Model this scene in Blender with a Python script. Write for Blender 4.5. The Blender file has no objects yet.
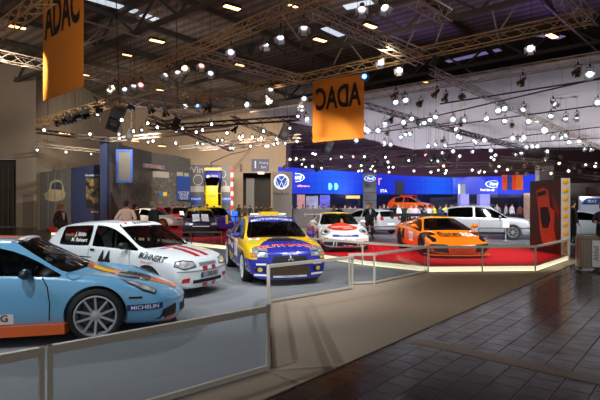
import bpy, bmesh, math, random
from math import sin, cos, pi, radians as R
from mathutils import Vector, Matrix
from mathutils.bvhtree import BVHTree
random.seed(4)
C = bpy.context.scene.collection
SC = bpy.context.scene
# ---------------------------------------------------------------- camera
F, YH, EYE = 479.0, 205.5, 1.675
cam = bpy.data.objects.new('camera', bpy.data.cameras.new('camera'))
C.objects.link(cam); SC.camera = cam
cam.location = (0, 0, EYE); cam.rotation_euler = (pi/2, 0, 0)
cam.data.sensor_width = 36; cam.data.lens = 36*F/600; cam.data.shift_y = (YH-200)/600
cam.data.clip_end = 300; cam.data.clip_start = .05
# ---------------------------------------------------------------- world
W = bpy.data.worlds.new('world'); SC.world = W; W.use_nodes = True
W.node_tree.nodes['Background'].inputs[0].default_value = (.86, .83, .80, 1)
W.node_tree.nodes['Background'].inputs[1].default_value = .48
SC.view_settings.view_transform = 'Standard'; SC.view_settings.look = 'None'
SC.view_settings.exposure = 0.0; SC.view_settings.gamma = 1; SC.view_settings.use_curve_mapping = False
# ---------------------------------------------------------------- lamps of the hall and unseen spots added to brighten dim places
def spot(x, y, z, tx, ty, tz, power, col=(1, .97, .92), ang=60, r=.12, blend=.6):
    l = bpy.data.lights.new('spot', 'SPOT'); l.energy = power; l.color = col
    l.spot_size = R(ang); l.spot_blend = blend; l.shadow_soft_size = r
    o = bpy.data.objects.new('spot_light', l); C.objects.link(o)
    o.location = (x, y, z); d = Vector((tx-x, ty-y, tz-z)); o.rotation_euler = d.to_track_quat('-Z', 'Y').to_euler()
    return o
def area(x, y, z, tx, ty, tz, power, col, sx, sy):
    l = bpy.data.lights.new('area', 'AREA'); l.energy = power; l.color = col; l.shape = 'RECTANGLE'; l.size = sx; l.size_y = sy
    o = bpy.data.objects.new('area_light', l); C.objects.link(o)
    o.location = (x, y, z); d = Vector((tx-x, ty-y, tz-z)); o.rotation_euler = d.to_track_quat('-Z', 'Y').to_euler()
COLD = (.94, .97, 1.0); WARM = (1, .82, .62)
# (x, y, z, target, power, colour, cone)
for a in [(-9, 3, 8.2, -4, 7, .5, 1150, COLD, 55), (-3.5, 1.5, 8.2, -3.4, 7.8, .5, 850, COLD, 60), (2, 6, 8.2, -2, 10, .5, 1100, COLD, 55),
          (-8, 13, 8.2, -3.5, 9, .6, 1250, COLD, 55), (-2, 5, 8.2, -1, 12, .6, 1100, COLD, 50), (4, 8, 8.2, -.5, 12.5, .5, 1000, COLD, 45),
          (0, 9, 8.2, 1.3, 16.5, .5, 1500, (1, .98, .95), 45), (6, 9, 8.2, 4.6, 16, .5, 1700, (1, .96, .9), 45), (1, 14, 8.2, 4.2, 17, .4, 1000, (1, .95, .9), 50),
          (9, 13, 8.2, 4.5, 15.5, .4, 1000, (1, .95, .9), 50), (-3, 20, 8.2, 1, 17.5, .3, 900, (1, .95, .9), 50),
          (-6, 16, 8.2, -7, 25, .5, 1600, COLD, 55), (-11, 18, 8.2, -10, 28, .5, 1400, (1, .95, .9), 60),
          (8, 17, 8.2, 9, 26, .8, 5200, COLD, 60), (1, 20, 8.2, 4, 31, .8, 5000, COLD, 60), (16, 20, 8.2, 17, 29, .8, 3600, COLD, 60),
          (3, 33, 8, 9, 46, 1, 3500, COLD, 80), (18, 36, 8, 20, 48, 1, 3500, COLD, 80), (-3, 36, 8, -4, 50, 2, 1800, WARM, 80),
          (6, 6, 8.2, 2.2, 11, 0, 380, WARM, 50), (14, 14, 8.2, 14, 24, .8, 3000, COLD, 45), (-1, 26, 8.2, -2.5, 38, 2, 2600, WARM, 80),
          (-14, 20, 9, -17, 38, 2, 1500, WARM, 90), (-13, 30, 8, -15, 54, 5, 3000, (1, .80, .55), 90), (-6, 34, 8, -8, 54, 5, 2600, (1, .80, .6), 90),
          (-26, 22, 9, -27, 41, 3, 900, WARM, 90), (-24, 45, 4.6, -27, 55, 6.2, 6500, (1, .85, .62), 130), (-6, 11, 6.5, -9, 20.5, 8, 520, WARM, 100), (4, 20, 8.2, 2.5, 30, 7.5, 420, WARM, 70), (3, 26, 8, -1, 36, 2, 1500, COLD, 60), (2, 10, 8.2, 7.4, 15, 1.2, 900, WARM, 45), (7, 7, 8.2, 7.9, 14.5, 1.0, 1300, COLD, 35), (-5, 10, 8.2, -5.8, 16.8, 1.2, 900, COLD, 35), (20, 34, 8, 12, 40, 1, 3000, COLD, 80), (6, 24, 8, 8, 33, 1.2, 2600, COLD, 60), (-4, 30, 8, -1.5, 36, 2, 1500, WARM, 50), (-3, 40, 8, -4.5, 55, 4, 4500, WARM, 70), (-10, 27, 7.5, -13, 40, 3, 3600, (1, .92, .82), 90), (-6, 30, 7.6, -7, 42, 3, 1300, COLD, 50)]:  # includes unseen spots added to brighten walls, banners, tower, column and figures
    spot(*a[:6], a[6]*1.35, col=a[7], ang=a[8])
# uplighters that wash the white ceiling and the violet wash behind the blue wall
for i in range(5):
    for j in range(4):
        x = 4+i*8+j*2.0; y = 44-i*5.2+j*9.5
        if y > 29: spot(x, y, 2.2, x+.5, y+1, 9.2, 950+j*170, (1, .95, .96), ang=160, r=.4, blend=1)
for x, y, z, p, c in [(-1, 60, 5.6, 2400, (.45, .25, 1)), (8, 70, 5.6, 2400, (.5, .25, 1)), (20, 78, 5.6, 2500, (.75, .35, .9)), (34, 72, 5.6, 2500, (1, .55, .4))]:
    spot(x, y, z, x+2, y+14, 8, p, c, ang=120, r=.4)
for x, y in [(7, 31), (14, 27)]:
    spot(x, y, 9.6, x, y-2, 13, 170, (.4, .25, 1), ang=140, r=.3)
for x, y in [(-14, 16), (-2, 12), (6, 16), (-8, 30), (4, 24), (-20, 30), (14, 18)]:  # unseen upward spots added to brighten the roof
    spot(x, y, 8.9, x, y+2, 13, 230, (1, .88, .76), ang=165, r=.2, blend=1)
# ---------------------------------------------------------------- helpers: colour and material
def lin(c):
    if isinstance(c, str): c = [int(c[i:i+2], 16)/255 for i in (0, 2, 4)]
    return tuple(v/12.92 if v <= .04045 else ((v+.055)/1.055)**2.4 for v in c[:3])
MATS = {}
def mat(name, col, rough=.5, metal=0, coat=0, emit=0, noise=0, nscale=8, spec=.5, bump=0, alpha=1):
    if name in MATS: return MATS[name]
    m = bpy.data.materials.new(name); m.use_nodes = True; nt = m.node_tree; b = nt.nodes['Principled BSDF']
    c = lin(col) if isinstance(col, str) else col
    b.inputs['Base Color'].default_value = (*c, 1); b.inputs['Roughness'].default_value = rough; b.inputs['Metallic'].default_value = metal
    b.inputs['Coat Weight'].default_value = coat; b.inputs['Coat Roughness'].default_value = .04; b.inputs['Specular IOR Level'].default_value = spec
    b.inputs['Alpha'].default_value = alpha
    if emit: b.inputs['Emission Color'].default_value = (*c, 1); b.inputs['Emission Strength'].default_value = emit
    if noise or bump:
        tc = nt.nodes.new('ShaderNodeTexCoord'); n = nt.nodes.new('ShaderNodeTexNoise'); n.inputs['Scale'].default_value = nscale; n.inputs['Detail'].default_value = 5
        nt.links.new(tc.outputs['Object'], n.inputs['Vector'])
        if noise:
            mx = nt.nodes.new('ShaderNodeMix'); mx.data_type = 'RGBA'
            mx.inputs['A'].default_value = (*[v*(1-noise) for v in c], 1); mx.inputs['B'].default_value = (*[min(1, v*(1+noise)) for v in c], 1)
            nt.links.new(n.outputs[0], mx.inputs['Factor']); nt.links.new(mx.outputs['Result'], b.inputs['Base Color'])
        if bump:
            bp = nt.nodes.new('ShaderNodeBump'); bp.inputs['Strength'].default_value = bump; bp.inputs['Distance'].default_value = .02
            nt.links.new(n.outputs[0], bp.inputs['Height']); nt.links.new(bp.outputs[0], b.inputs['Normal'])
    MATS[name] = m; return m
def glassmat(name, tint=(.3, .32, .34), mixf=.5, rough=.02):
    if name in MATS: return MATS[name]
    m = bpy.data.materials.new(name); m.use_nodes = True; nt = m.node_tree; nt.nodes.clear()
    o = nt.nodes.new('ShaderNodeOutputMaterial'); t = nt.nodes.new('ShaderNodeBsdfTransparent'); t.inputs[0].default_value = (*tint, 1)
    g = nt.nodes.new('ShaderNodeBsdfGlossy'); g.inputs['Roughness'].default_value = rough; g.inputs[0].default_value = (.9, .95, 1, 1)
    fr = nt.nodes.new('ShaderNodeLayerWeight'); mx = nt.nodes.new('ShaderNodeMixShader'); pw_ = nt.nodes.new('ShaderNodeMath'); pw_.operation = 'POWER'; pw_.inputs[1].default_value = 4
    mu = nt.nodes.new('ShaderNodeMath'); mu.operation = 'MULTIPLY_ADD'; mu.inputs[1].default_value = mixf; mu.inputs[2].default_value = .05
    nt.links.new(fr.outputs['Facing'], pw_.inputs[0]); nt.links.new(pw_.outputs[0], mu.inputs[0]); nt.links.new(mu.outputs[0], mx.inputs[0]); nt.links.new(t.outputs[0], mx.inputs[1]); nt.links.new(g.outputs[0], mx.inputs[2]); nt.links.new(mx.outputs[0], o.inputs[0])
    MATS[name] = m; return m
def nodemat(name):
    m = bpy.data.materials.new(name); m.use_nodes = True; MATS[name] = m
    return m, m.node_tree, m.node_tree.nodes['Principled BSDF']
class NB:   # tiny node builder
    def __init__(s, nt): s.nt = nt
    def n(s, t, **k):
        n = s.nt.nodes.new(t)
        for a, b in k.items(): setattr(n, a, b)
        return n
    def put(s, inp, v):
        if hasattr(v, 'is_linked'): s.nt.links.new(v, inp)
        else: inp.default_value = v
    def math(s, op, a, b=0, c=0):
        n = s.n('ShaderNodeMath', operation=op)
        for i, v in enumerate((a, b, c)): s.put(n.inputs[i], v)
        return n.outputs[0]
    def mix(s, f, a, b):
        n = s.n('ShaderNodeMix', data_type='RGBA'); s.put(n.inputs['Factor'], f)
        for k, v in (('A', a), ('B', b)):
            s.put(n.inputs[k], (*v, 1) if isinstance(v, tuple) and len(v) == 3 else v)
        return n.outputs['Result']
    def xyz(s, kind='Object'):
        tc = s.n('ShaderNodeTexCoord'); sp = s.n('ShaderNodeSeparateXYZ'); s.nt.links.new(tc.outputs[kind], sp.inputs[0]); return sp.outputs, tc.outputs[kind]
    def noise(s, vec, scale, detail=4):
        n = s.n('ShaderNodeTexNoise'); s.nt.links.new(vec, n.inputs['Vector']); n.inputs['Scale'].default_value = scale; n.inputs['Detail'].default_value = detail
        return n.outputs[0]
# ---------------------------------------------------------------- helpers: pixels to places, objects
def at(x, y, z=0.0):
    k = (y-YH)/(EYE-z); return Vector(((x-300)/k, F/k, z))
def atY(x, y, Y):
    return Vector(((x-300)*Y/F, Y, EYE+(YH-y)*Y/F))
def link(name, me, m=None, parent=None, smooth=False):
    o = bpy.data.objects.new(name, me); C.objects.link(o)
    if m is not None:
        for q in (m if isinstance(m, (list, tuple)) else [m]): me.materials.append(q)
    if parent: o.parent = parent
    if smooth: me.polygons.foreach_set('use_smooth', [True]*len(me.polygons))
    return o
def empty(name, loc=(0, 0, 0), rz=0, label=None, cat=None, group=None):
    o = bpy.data.objects.new(name, None); C.objects.link(o); o.location = loc; o.rotation_euler = (0, 0, rz); o.empty_display_size = .1
    return tag(o, label, cat, group)
def tag(o, label=None, cat=None, group=None, kind=None):
    if label: o['label'] = label
    if cat: o['category'] = cat
    if group: o['group'] = group
    if kind: o['kind'] = kind
    return o
class MB:
    def __init__(s): s.v = []; s.f = []
    def add(s, vs, fs):
        n = len(s.v); s.v += [tuple(v) for v in vs]; s.f += [tuple(i+n for i in f) for f in fs]
    def box(s, x0, x1, y0, y1, z0, z1, M=None):
        vs = [Vector((x, y, z)) for x in (x0, x1) for y in (y0, y1) for z in (z0, z1)]
        if M: vs = [M @ v for v in vs]
        s.add(vs, [(0, 1, 3, 2), (4, 6, 7, 5), (0, 4, 5, 1), (2, 3, 7, 6), (0, 2, 6, 4), (1, 5, 7, 3)]); return s
    def bar(s, a, b, w, h=None, n=4, w2=None, cap=True):   # prism between two points
        a = Vector(a); b = Vector(b); d = b-a
        if d.length < 1e-6: return s
        d.normalize(); up = Vector((0, 0, 1)) if abs(d.z) < .95 else Vector((1, 0, 0))
        u = d.cross(up).normalized(); v = u.cross(d)
        h = h or w; w2 = w if w2 is None else w2; vs = []
        for p, sc in ((a, 1), (b, w2/w)):
            for i in range(n):
                t = 2*pi*(i+.5)/n; q = (1/cos(pi/n) if n == 4 else 1)*.5
                vs.append(p+u*cos(t)*w*q*sc+v*sin(t)*h*q*sc)
        fs = [(i, (i+1) % n, n+(i+1) % n, n+i) for i in range(n)]
        if cap: fs += [tuple(range(n-1, -1, -1)), tuple(range(n, 2*n))]
        s.add(vs, fs); return s
    def tube(s, pts, w, n=8):
        for a, b in zip(pts, pts[1:]): s.bar(a, b, w, n=n)
        return s
    def lathe(s, prof, n=24, M=None, axis='z'):   # prof: (r, h)
        vs = []
        for r, h in prof:
            for i in range(n):
                t = 2*pi*i/n; p = Vector((r*cos(t), r*sin(t), h))
                if axis == 'y': p = Vector((p.x, p.z, p.y))
                if axis == 'x': p = Vector((p.z, p.x, p.y))
                vs.append(M @ p if M else p)
        fs = [(j*n+i, j*n+(i+1) % n, (j+1)*n+(i+1) % n, (j+1)*n+i) for j in range(len(prof)-1) for i in range(n)]
        s.add(vs, fs); return s
    def disc(s, c, r, nrm, n=16):
        q = Vector(nrm).to_track_quat('Z', 'Y').to_matrix(); c = Vector(c)
        s.add([c+q @ Vector((r*cos(2*pi*i/n), r*sin(2*pi*i/n), 0)) for i in range(n)], [tuple(range(n))]); return s
    def ball(s, c, rx, ry, rz, n=12, m=8, M=None):
        vs = []; c = Vector(c)
        for j in range(m+1):
            a = pi*j/m
            for i in range(n):
                t = 2*pi*i/n; p = Vector((rx*sin(a)*cos(t), ry*sin(a)*sin(t), rz*cos(a))); vs.append(c+(M @ p if M else p))
        s.add(vs, [(j*n+i, (j+1)*n+i, (j+1)*n+(i+1) % n, j*n+(i+1) % n) for j in range(m) for i in range(n)]); return s
    def prism(s, poly, z0, z1):
        n = len(poly); s.add([(x, y, z0) for x, y in poly]+[(x, y, z1) for x, y in poly],
                             [tuple(range(n-1, -1, -1)), tuple(range(n, 2*n))]+[(i, (i+1) % n, n+(i+1) % n, n+i) for i in range(n)]); return s
    def mesh(s, name='m', fix=True):
        me = bpy.data.meshes.new(name); me.from_pydata(s.v, [], s.f)
        if fix:
            bm = bmesh.new(); bm.from_mesh(me); bmesh.ops.remove_doubles(bm, verts=bm.verts, dist=1e-5)
            bmesh.ops.recalc_face_normals(bm, faces=bm.faces); bm.to_mesh(me); bm.free()
        return me
    def build(s, name, m, parent=None, smooth=False):
        o = link(name, s.mesh(name), m, parent, smooth)
        if smooth:
            try: o.data.set_sharp_from_angle(angle=R(40))
            except Exception: pass
        return o
_tx = {}
def textmesh(txt, size=1.0, shear=0, bold=0, space=1):
    key = (txt, shear, bold, space)
    if key not in _tx:
        cu = bpy.data.curves.new('t', 'FONT'); cu.body = txt; cu.align_x = 'CENTER'; cu.align_y = 'CENTER'; cu.size = 1; cu.shear = shear; cu.offset = bold; cu.space_character = space; cu.resolution_u = 3
        o = bpy.data.objects.new('t', cu); C.objects.link(o); bpy.context.view_layer.update()
        me = bpy.data.meshes.new_from_object(o.evaluated_get(bpy.context.evaluated_depsgraph_get()))
        _tx[key] = ([tuple(v.co) for v in me.vertices], [tuple(p.vertices) for p in me.polygons])
        bpy.data.objects.remove(o); bpy.data.meshes.remove(me)
    v, f = _tx[key]
    return [(a*size, b*size) for a, b, _ in v], f
def sign_text(name, txt, size, origin, right, up, m, parent=None, off=.01, depth=.006, **k):
    vs, fs = textmesh(txt, size, **k); r = Vector(right).normalized(); u = Vector(up).normalized(); nrm = r.cross(u)
    o = Vector(origin)+nrm*off; me = bpy.data.meshes.new(name)
    me.from_pydata([tuple(o+r*a+u*b) for a, b in vs], [], fs)
    return link(name, me, m, parent)
def quadbox(p0, p1, z0, z1, th):   # wall panel between two ground points, thickness goes away behind
    a = Vector((p0[0], p0[1], 0)); b = Vector((p1[0], p1[1], 0)); d = (b-a).normalized(); n = Vector((-d.y, d.x, 0))*th
    m = MB(); vs = [a, b, b+n, a+n]
    m.prism([(v.x, v.y) for v in vs], z0, z1); return m
# ================================================================ the setting
m, nt, b = nodemat('tile_floor'); nb = NB(nt); (x_, y_, z_), vec = nb.xyz()
DA = math.atan2(.763, .646)
mp = nb.n('ShaderNodeMapping'); mp.inputs['Rotation'].default_value = (0, 0, -DA); nt.links.new(vec, mp.inputs[0])
br = nb.n('ShaderNodeTexBrick'); nt.links.new(mp.outputs[0], br.inputs['Vector'])
br.inputs['Color1'].default_value = (*lin('2f241d'), 1); br.inputs['Color2'].default_value = (*lin('1a1310'), 1); br.inputs['Mortar'].default_value = (*lin('211914'), 1)
br.inputs['Scale'].default_value = 1.0; br.inputs['Mortar Size'].default_value = .006; br.inputs['Brick Width'].default_value = .26; br.inputs['Row Height'].default_value = .26; br.offset = .5
ns = nb.noise(vec, 1.2); col = nb.mix(nb.math('MULTIPLY', ns, .7), br.outputs['Color'], lin('2c211a')); nt.links.new(col, b.inputs['Base Color'])
n2 = nb.noise(vec, 3.5, 6); nb.put(b.inputs['Roughness'], nb.math('MULTIPLY_ADD', n2, .34, nb.math('MULTIPLY_ADD', br.outputs['Fac'], .3, .03))); b.inputs['Specular IOR Level'].default_value = .5
bp = nb.n('ShaderNodeBump'); bp.inputs['Strength'].default_value = .12; bp.inputs['Distance'].default_value = .006; nt.links.new(nb.noise(vec, 2.2, 2), bp.inputs['Height']); nt.links.new(bp.outputs[0], b.inputs['Normal'])
TILE = m
floor = MB().box(-60, 80, -12, 110, -.3, -.012).build('floor', TILE); tag(floor, kind='structure')
strip = quadbox(at(410, 341)[:2], at(640, 393)[:2], -.05, -.006, .22).build('trim_1', mat('threshold_strip', '75614f', .35, noise=.2)); tag(strip, kind='structure')
def carpet(name, col, poly, z, rough=.95, z0=None):
    if 'c_'+col not in MATS:
        m, nt, b = nodemat('c_'+col); nb = NB(nt); _, vec = nb.xyz(); c = lin(col)
        f1 = nb.noise(vec, 90, 2); f2 = nb.noise(vec, .9, 4)
        a = nb.mix(f1, tuple(v*.8 for v in c), tuple(min(1, v*1.2) for v in c)); a2 = nb.mix(nb.math('MULTIPLY', f2, .35), a, tuple(v*.6 for v in c))
        nt.links.new(a2, b.inputs['Base Color']); b.inputs['Roughness'].default_value = rough; b.inputs['Specular IOR Level'].default_value = .15
        bp = nb.n('ShaderNodeBump'); bp.inputs['Strength'].default_value = .3; bp.inputs['Distance'].default_value = .004; nt.links.new(f1, bp.inputs['Height']); nt.links.new(bp.outputs[0], b.inputs['Normal'])
    o = MB().prism(poly, z0 if z0 is not None else z-.02, z).build(name, MATS['c_'+col]); return o
g = lambda x, y, z=0: tuple(at(x, y, z)[:2])
# beige walkway carpet, edge runs diagonally to the dark tiles
e0 = Vector(g(262, 400)); e1 = Vector(g(570, 265)); de = (e1-e0).normalized()
pa = e0-de*7; pb = e1+de*1.5
o = carpet('beige_carpet', 'a39381', [tuple(pa), tuple(pb), (9.5, 20), (2, 24), (-6, 22), (-9, -1)], 0.0, z0=-.011); tag(o, 'beige carpet walkway between the barrier and the dark tiles', 'carpet')
fen = [g(269, 371), g(268, 303.5), g(353, 289)]
fA, fB = Vector(fen[0]), Vector(at(45, 200+152.5*1.0+60)[:2])
near0 = Vector(((45-300)*3.44/F, 3.44))
fC, fD = Vector(fen[1]), Vector(fen[2]); fE = Vector(g(348.5, 285)); fF = Vector(g(375, 284)); fG = Vector(g(429, 272))
dn = (near0-fA).normalized(); farleft = fA+dn*7.5
o = carpet('grey_blue_carpet', '82868a', [tuple(farleft), tuple(fA), tuple(fC), tuple(fD), tuple(fE), tuple(fF), tuple(fG), g(363, 265.5), g(322, 259), g(209, 248.5), g(180, 244), (-12, 22), (-16, 10)], .006, z0=.001); tag(o, 'blue grey carpet under the light blue, white and yellow-blue cars', 'carpet')
# raised red platform with lit front edge
PZ = .16
front = [(-14, 27.0), (-6.6, 22.2), g(180, 244.5), g(220, 249), g(322, 259), g(363, 265.5), g(429, 272.5), g(536, 271.5), g(568, 260)]
back = [(8.35, 17.6), (6.3, 18.1), (2.6, 19.9), (.3, 21.5), (-1.6, 30), (-9, 34), (-18, 34)]
plat = empty('display_platform', (0, 0, 0), 0, 'low red carpeted platform with a glowing front edge', 'platform')
MB().prism(front+back, 0.008, PZ-.021).build('base', mat('platform_base', '55504c', .6), plat)
carpet('red_carpet', 'd4141e', front+back, PZ).parent = plat
for a, c in zip(front[:-1], front[1:]):
    a = Vector(a); c = Vector(c); d = (c-a).normalized(); n = Vector((d.y, -d.x))*.02
    q = MB(); q.prism([tuple(a), tuple(a+n), tuple(c+n), tuple(c)], .022, PZ-.015); q.build('light_strip', mat('glow_strip', (1, .88, .58), emit=1.15), plat)
    q = MB(); q.prism([tuple(a-n), tuple(a+n*1.6), tuple(c+n*1.6), tuple(c-n)], PZ-.013, PZ+.006); q.prism([tuple(a), tuple(a+n*1.6), tuple(c+n*1.6), tuple(c)], .0, .02); q.build('edge_rail', mat('alu', '9c978f', .35, .8), plat)
# grey floor behind the platform and the far stand floors
o = carpet('silver_stand_floor', '6d6e74', [(9.6, 20), (7.0, 19.2), (2.6, 20.6), (.6, 22), (-.8, 30), (-1.4, 52), (34, 66), (32, 24)], .004, .35, z0=.001); tag(o, 'grey floor of the stand where the silver cars are parked', 'floor covering')
# walls
WL = mat('hall_wall', '8c8073', .85, noise=.08, nscale=1.5); DARKW = mat('dark_recess', '1c1815', .8)
def wallbox(name, p0, p1, z0, z1, m, th=.3):
    o = quadbox(p0, p1, z0, z1, th).build(name, m); tag(o, kind='structure'); return o
YL = 37.0
xl = lambda x, Y: (x-300)*Y/F
# left hall wall with a dark door opening
wallbox('wall_left', (xl(16, YL), YL), (xl(36, YL), YL), 0, 12.8, WL)
wallbox('wall_left', (-60, YL), (xl(16, YL), YL), atY(0, 159, YL).z, 12.8, WL)
wallbox('wall_left', (-60, YL), (xl(-30, YL), YL), 0, atY(0, 159, YL).z, WL)
wallbox('door_1', (xl(-30, YL), YL+.5), (xl(16, YL), YL+.5), 0, atY(0, 159, YL).z, mat('dark_shutter', '2b241f', .7, noise=.2), .1)
q = MB()
for x in (0, 5, 10): q.box(xl(x, YL)-.04, xl(x, YL)+.04, YL+.42, YL+.5, 0, 4.8)
tag(q.build('trim_2', mat('shutter_rib', '4a3d32', .6)), kind='structure')
tag(MB().box(xl(23, YL), xl(33.5, YL), YL-.05, YL-.003, 0, 2.55).build('door_2', mat('service_door', '6d6359', .7)), kind='structure')
wallbox('wall_left', (xl(36, YL), YL+.3), (xl(36, YL)-.01, 55.3), 0, 12.8, WL)
# back hall wall
YB = 55.0; XE = (286-300)*YB/F
WB = mat('back_wall', '9a8a78', .85, noise=.08, nscale=1)
xd0, xd1 = (243-300)*YB/F, (271-300)*YB/F; zd = atY(0, 173, YB).z
wallbox('wall_back', (-30, YB), (xd0, YB), 0, 12.8, WB)
wallbox('wall_back', (xd0, YB), (xd1, YB), zd, 12.8, WB)
wallbox('wall_back', (xd1, YB), (XE, YB), 0, 12.8, WB)
wallbox('wall_side', (XE, YB), (XE+.01, 90), 0, 12.8, WB)
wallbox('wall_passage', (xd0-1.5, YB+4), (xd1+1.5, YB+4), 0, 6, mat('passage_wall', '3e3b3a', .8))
q = MB()
q.box(xd0+.0, xd0+1.0, YB+3.2, YB+3.9, 0, 5); tag(q.build('trim_3', mat('passage_light_panel', '8d8f92', .7)), kind='structure')
wallbox('wall_far', (-20, 96), (80, 96), 0, 12.8, mat('far_wall', '6a5a62', .9))
wallbox('wall_right', (80, 96), (80, -14), 0, 12.8, mat('far_wall2', '5a4c44', .9))
# roof: ribbed dark metal
m, nt, b = nodemat('roof_sheet'); nb = NB(nt); _, vec = nb.xyz(); D1 = Vector((.628, .778, 0)); D2 = Vector((-.778, .628, 0)); AD = math.atan2(D1.y, D1.x)
mp = nb.n('ShaderNodeMapping'); mp.inputs['Rotation'].default_value = (0, 0, -AD); nt.links.new(vec, mp.inputs[0])
wv = nb.n('ShaderNodeTexWave'); wv.inputs['Scale'].default_value = .45; wv.bands_direction = 'X'; nt.links.new(mp.outputs[0], wv.inputs[0])
nt.links.new(nb.mix(wv.outputs['Fac'], lin('5e554d'), lin('867b70')), b.inputs['Base Color']); b.inputs['Roughness'].default_value = .8
ROOFZ = 13.0
roof = MB().box(-60, 80, -12, 110, ROOFZ, ROOFZ+.3).build('ceiling', m); tag(roof, kind='structure')
def duv(u, v, z): return D1*u+D2*v+Vector((0, 0, z))
# deep roof girders and purlins
GM = mat('roof_steel', '4a423b', .7); GL = mat('roof_steel_light', '9a9189', .6)
for i, u in enumerate(range(6, 95, 9)):
    q = MB(); q.bar(duv(u, -60, 12.9), duv(u, 50, 12.9), .3, .3); q.bar(duv(u, -60, 11.3), duv(u, 50, 11.3), .22, .22)
    for v in range(-60, 50, 4): q.bar(duv(u, v, 11.3), duv(u, v+2, 12.8), .12); q.bar(duv(u, v+2, 12.8), duv(u, v+4, 11.3), .12)
    tag(q.build('ceiling_beam', GM), kind='structure')
for v in range(-54, 46, 5):
    q = MB(); q.bar(duv(-8, v, 12.75), duv(100, v, 12.75), .18, .3); tag(q.build('ceiling_beam', GM), kind='structure')
for (x0, y0, x1, y1) in [(30, 5, 150, 40), (160, 8, 226, 32), (165, 12, 60, 55), (250, 30, 215, 50), (365, 25, 425, 50), (420, 18, 405, 50), (450, 5, 435, 45), (520, 0, 500, 30), (545, 5, 598, 52), (100, 30, 68, 60), (348, 35, 334, 64), (346, 38, 364, 62), (490, 0, 500, 45), (455, 62, 472, 73), (280, 12, 300, 40)]:
    a = at(x0, y0, 12.3); c = at(x1, y1, 11.0); tag(MB().bar(a, c, .11, n=6).build('ceiling_brace', GL), kind='structure')
# skylight strips between roof ribs; the violet ones paint violet light on the roof
for (x0, y0, x1, y1) in [(88, -2, 136, 12), (142, 15, 156, 20), (322, 27, 342, 36), (345, 8, 372, 2), (447, 62, 500, 50), (540, 35, 562, 38)]:
    a = at(x0, y0, ROOFZ-.05); c = at(x1, y1, ROOFZ-.05); d = (c-a).normalized(); n = Vector((-d.y, d.x, 0))
    q = MB(); q.box(0, (c-a).length, -.3, .3, 0, .04, Matrix.Translation(a) @ Matrix(((d.x, n.x, 0, 0), (d.y, n.y, 0, 0), (0, 0, 1, 0), (0, 0, 0, 1))))
    tag(q.build('window_skylight_roof_glow', mat('skylight', (.75, .88, 1), emit=.75) if x0 < 440 else mat('violet_roof_glow', (.30, .24, .55), emit=.5)), kind='structure')
# white suspended ceiling
CZ = 9.2
cA = at(250, 113, CZ); cB = at(600, 57, CZ); dd = (cB-cA).normalized(); cB = cB+dd*10
fw = Vector((dd.y*-1, dd.x, 0)); fw = fw if fw.y > 0 else -fw
cC = cB+fw*52; cDD = cA+fw*32
q = MB().prism([(cA.x, cA.y), (cB.x, cB.y), (cC.x, cC.y), (cDD.x, cDD.y)], CZ, CZ+.12)
tag(q.build('ceiling_panel', mat('white_ceiling', 'c9c3c8', .9, noise=.05, nscale=.4)), kind='structure')
# ================================================================ cars
def HD(x, W, zb, zs, zt, bow=0, hump=0):
    d = zt-zs
    if hump: r = [(.965*W, zs-.05), (.88*W, zs+.02), (.76*W, zs+.015), (.62*W, zs+d*.75), (.33*W, zt), (0, zt+.005)]
    else: r = [(.975*W, zs-.035), (.90*W, zs+.35*d), (.80*W, zs+.6*d), (.66*W, zs+.8*d), (.35*W, zs+.96*d), (0, zt)]
    return (x, W, bow, [(0, zb), (.80*W, zb), (.96*W, zb+.09), (W, zb+(zs-zb)*.62)]+r)
def CW(x, W, zb, zs, zt, bow=0):   # foot of the windscreen or rear window
    return (x, W, bow, [(0, zb), (.86*W, zb), (.975*W, zb+.08), (W, zb+(zs-zb)*.62), (.97*W, zs-.04), (.925*W, zs+.0), (.89*W, zs+.025), (.84*W, zs+.035), (.42*W, zt-.01), (0, zt)])
def CB(x, W, zb, zs, wt, zt, bow=0, dr=.10):
    return (x, W, bow, [(0, zb), (.88*W, zb), (.98*W, zb+.07), (W, zb+(zs-zb)*.62), (.975*W, zs-.045), (.93*W, zs+.0), (wt+.02, zt-dr*.85), (wt-.03, zt-dr*.35), (wt*.5, zt-.005), (0, zt+.008)])
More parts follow.
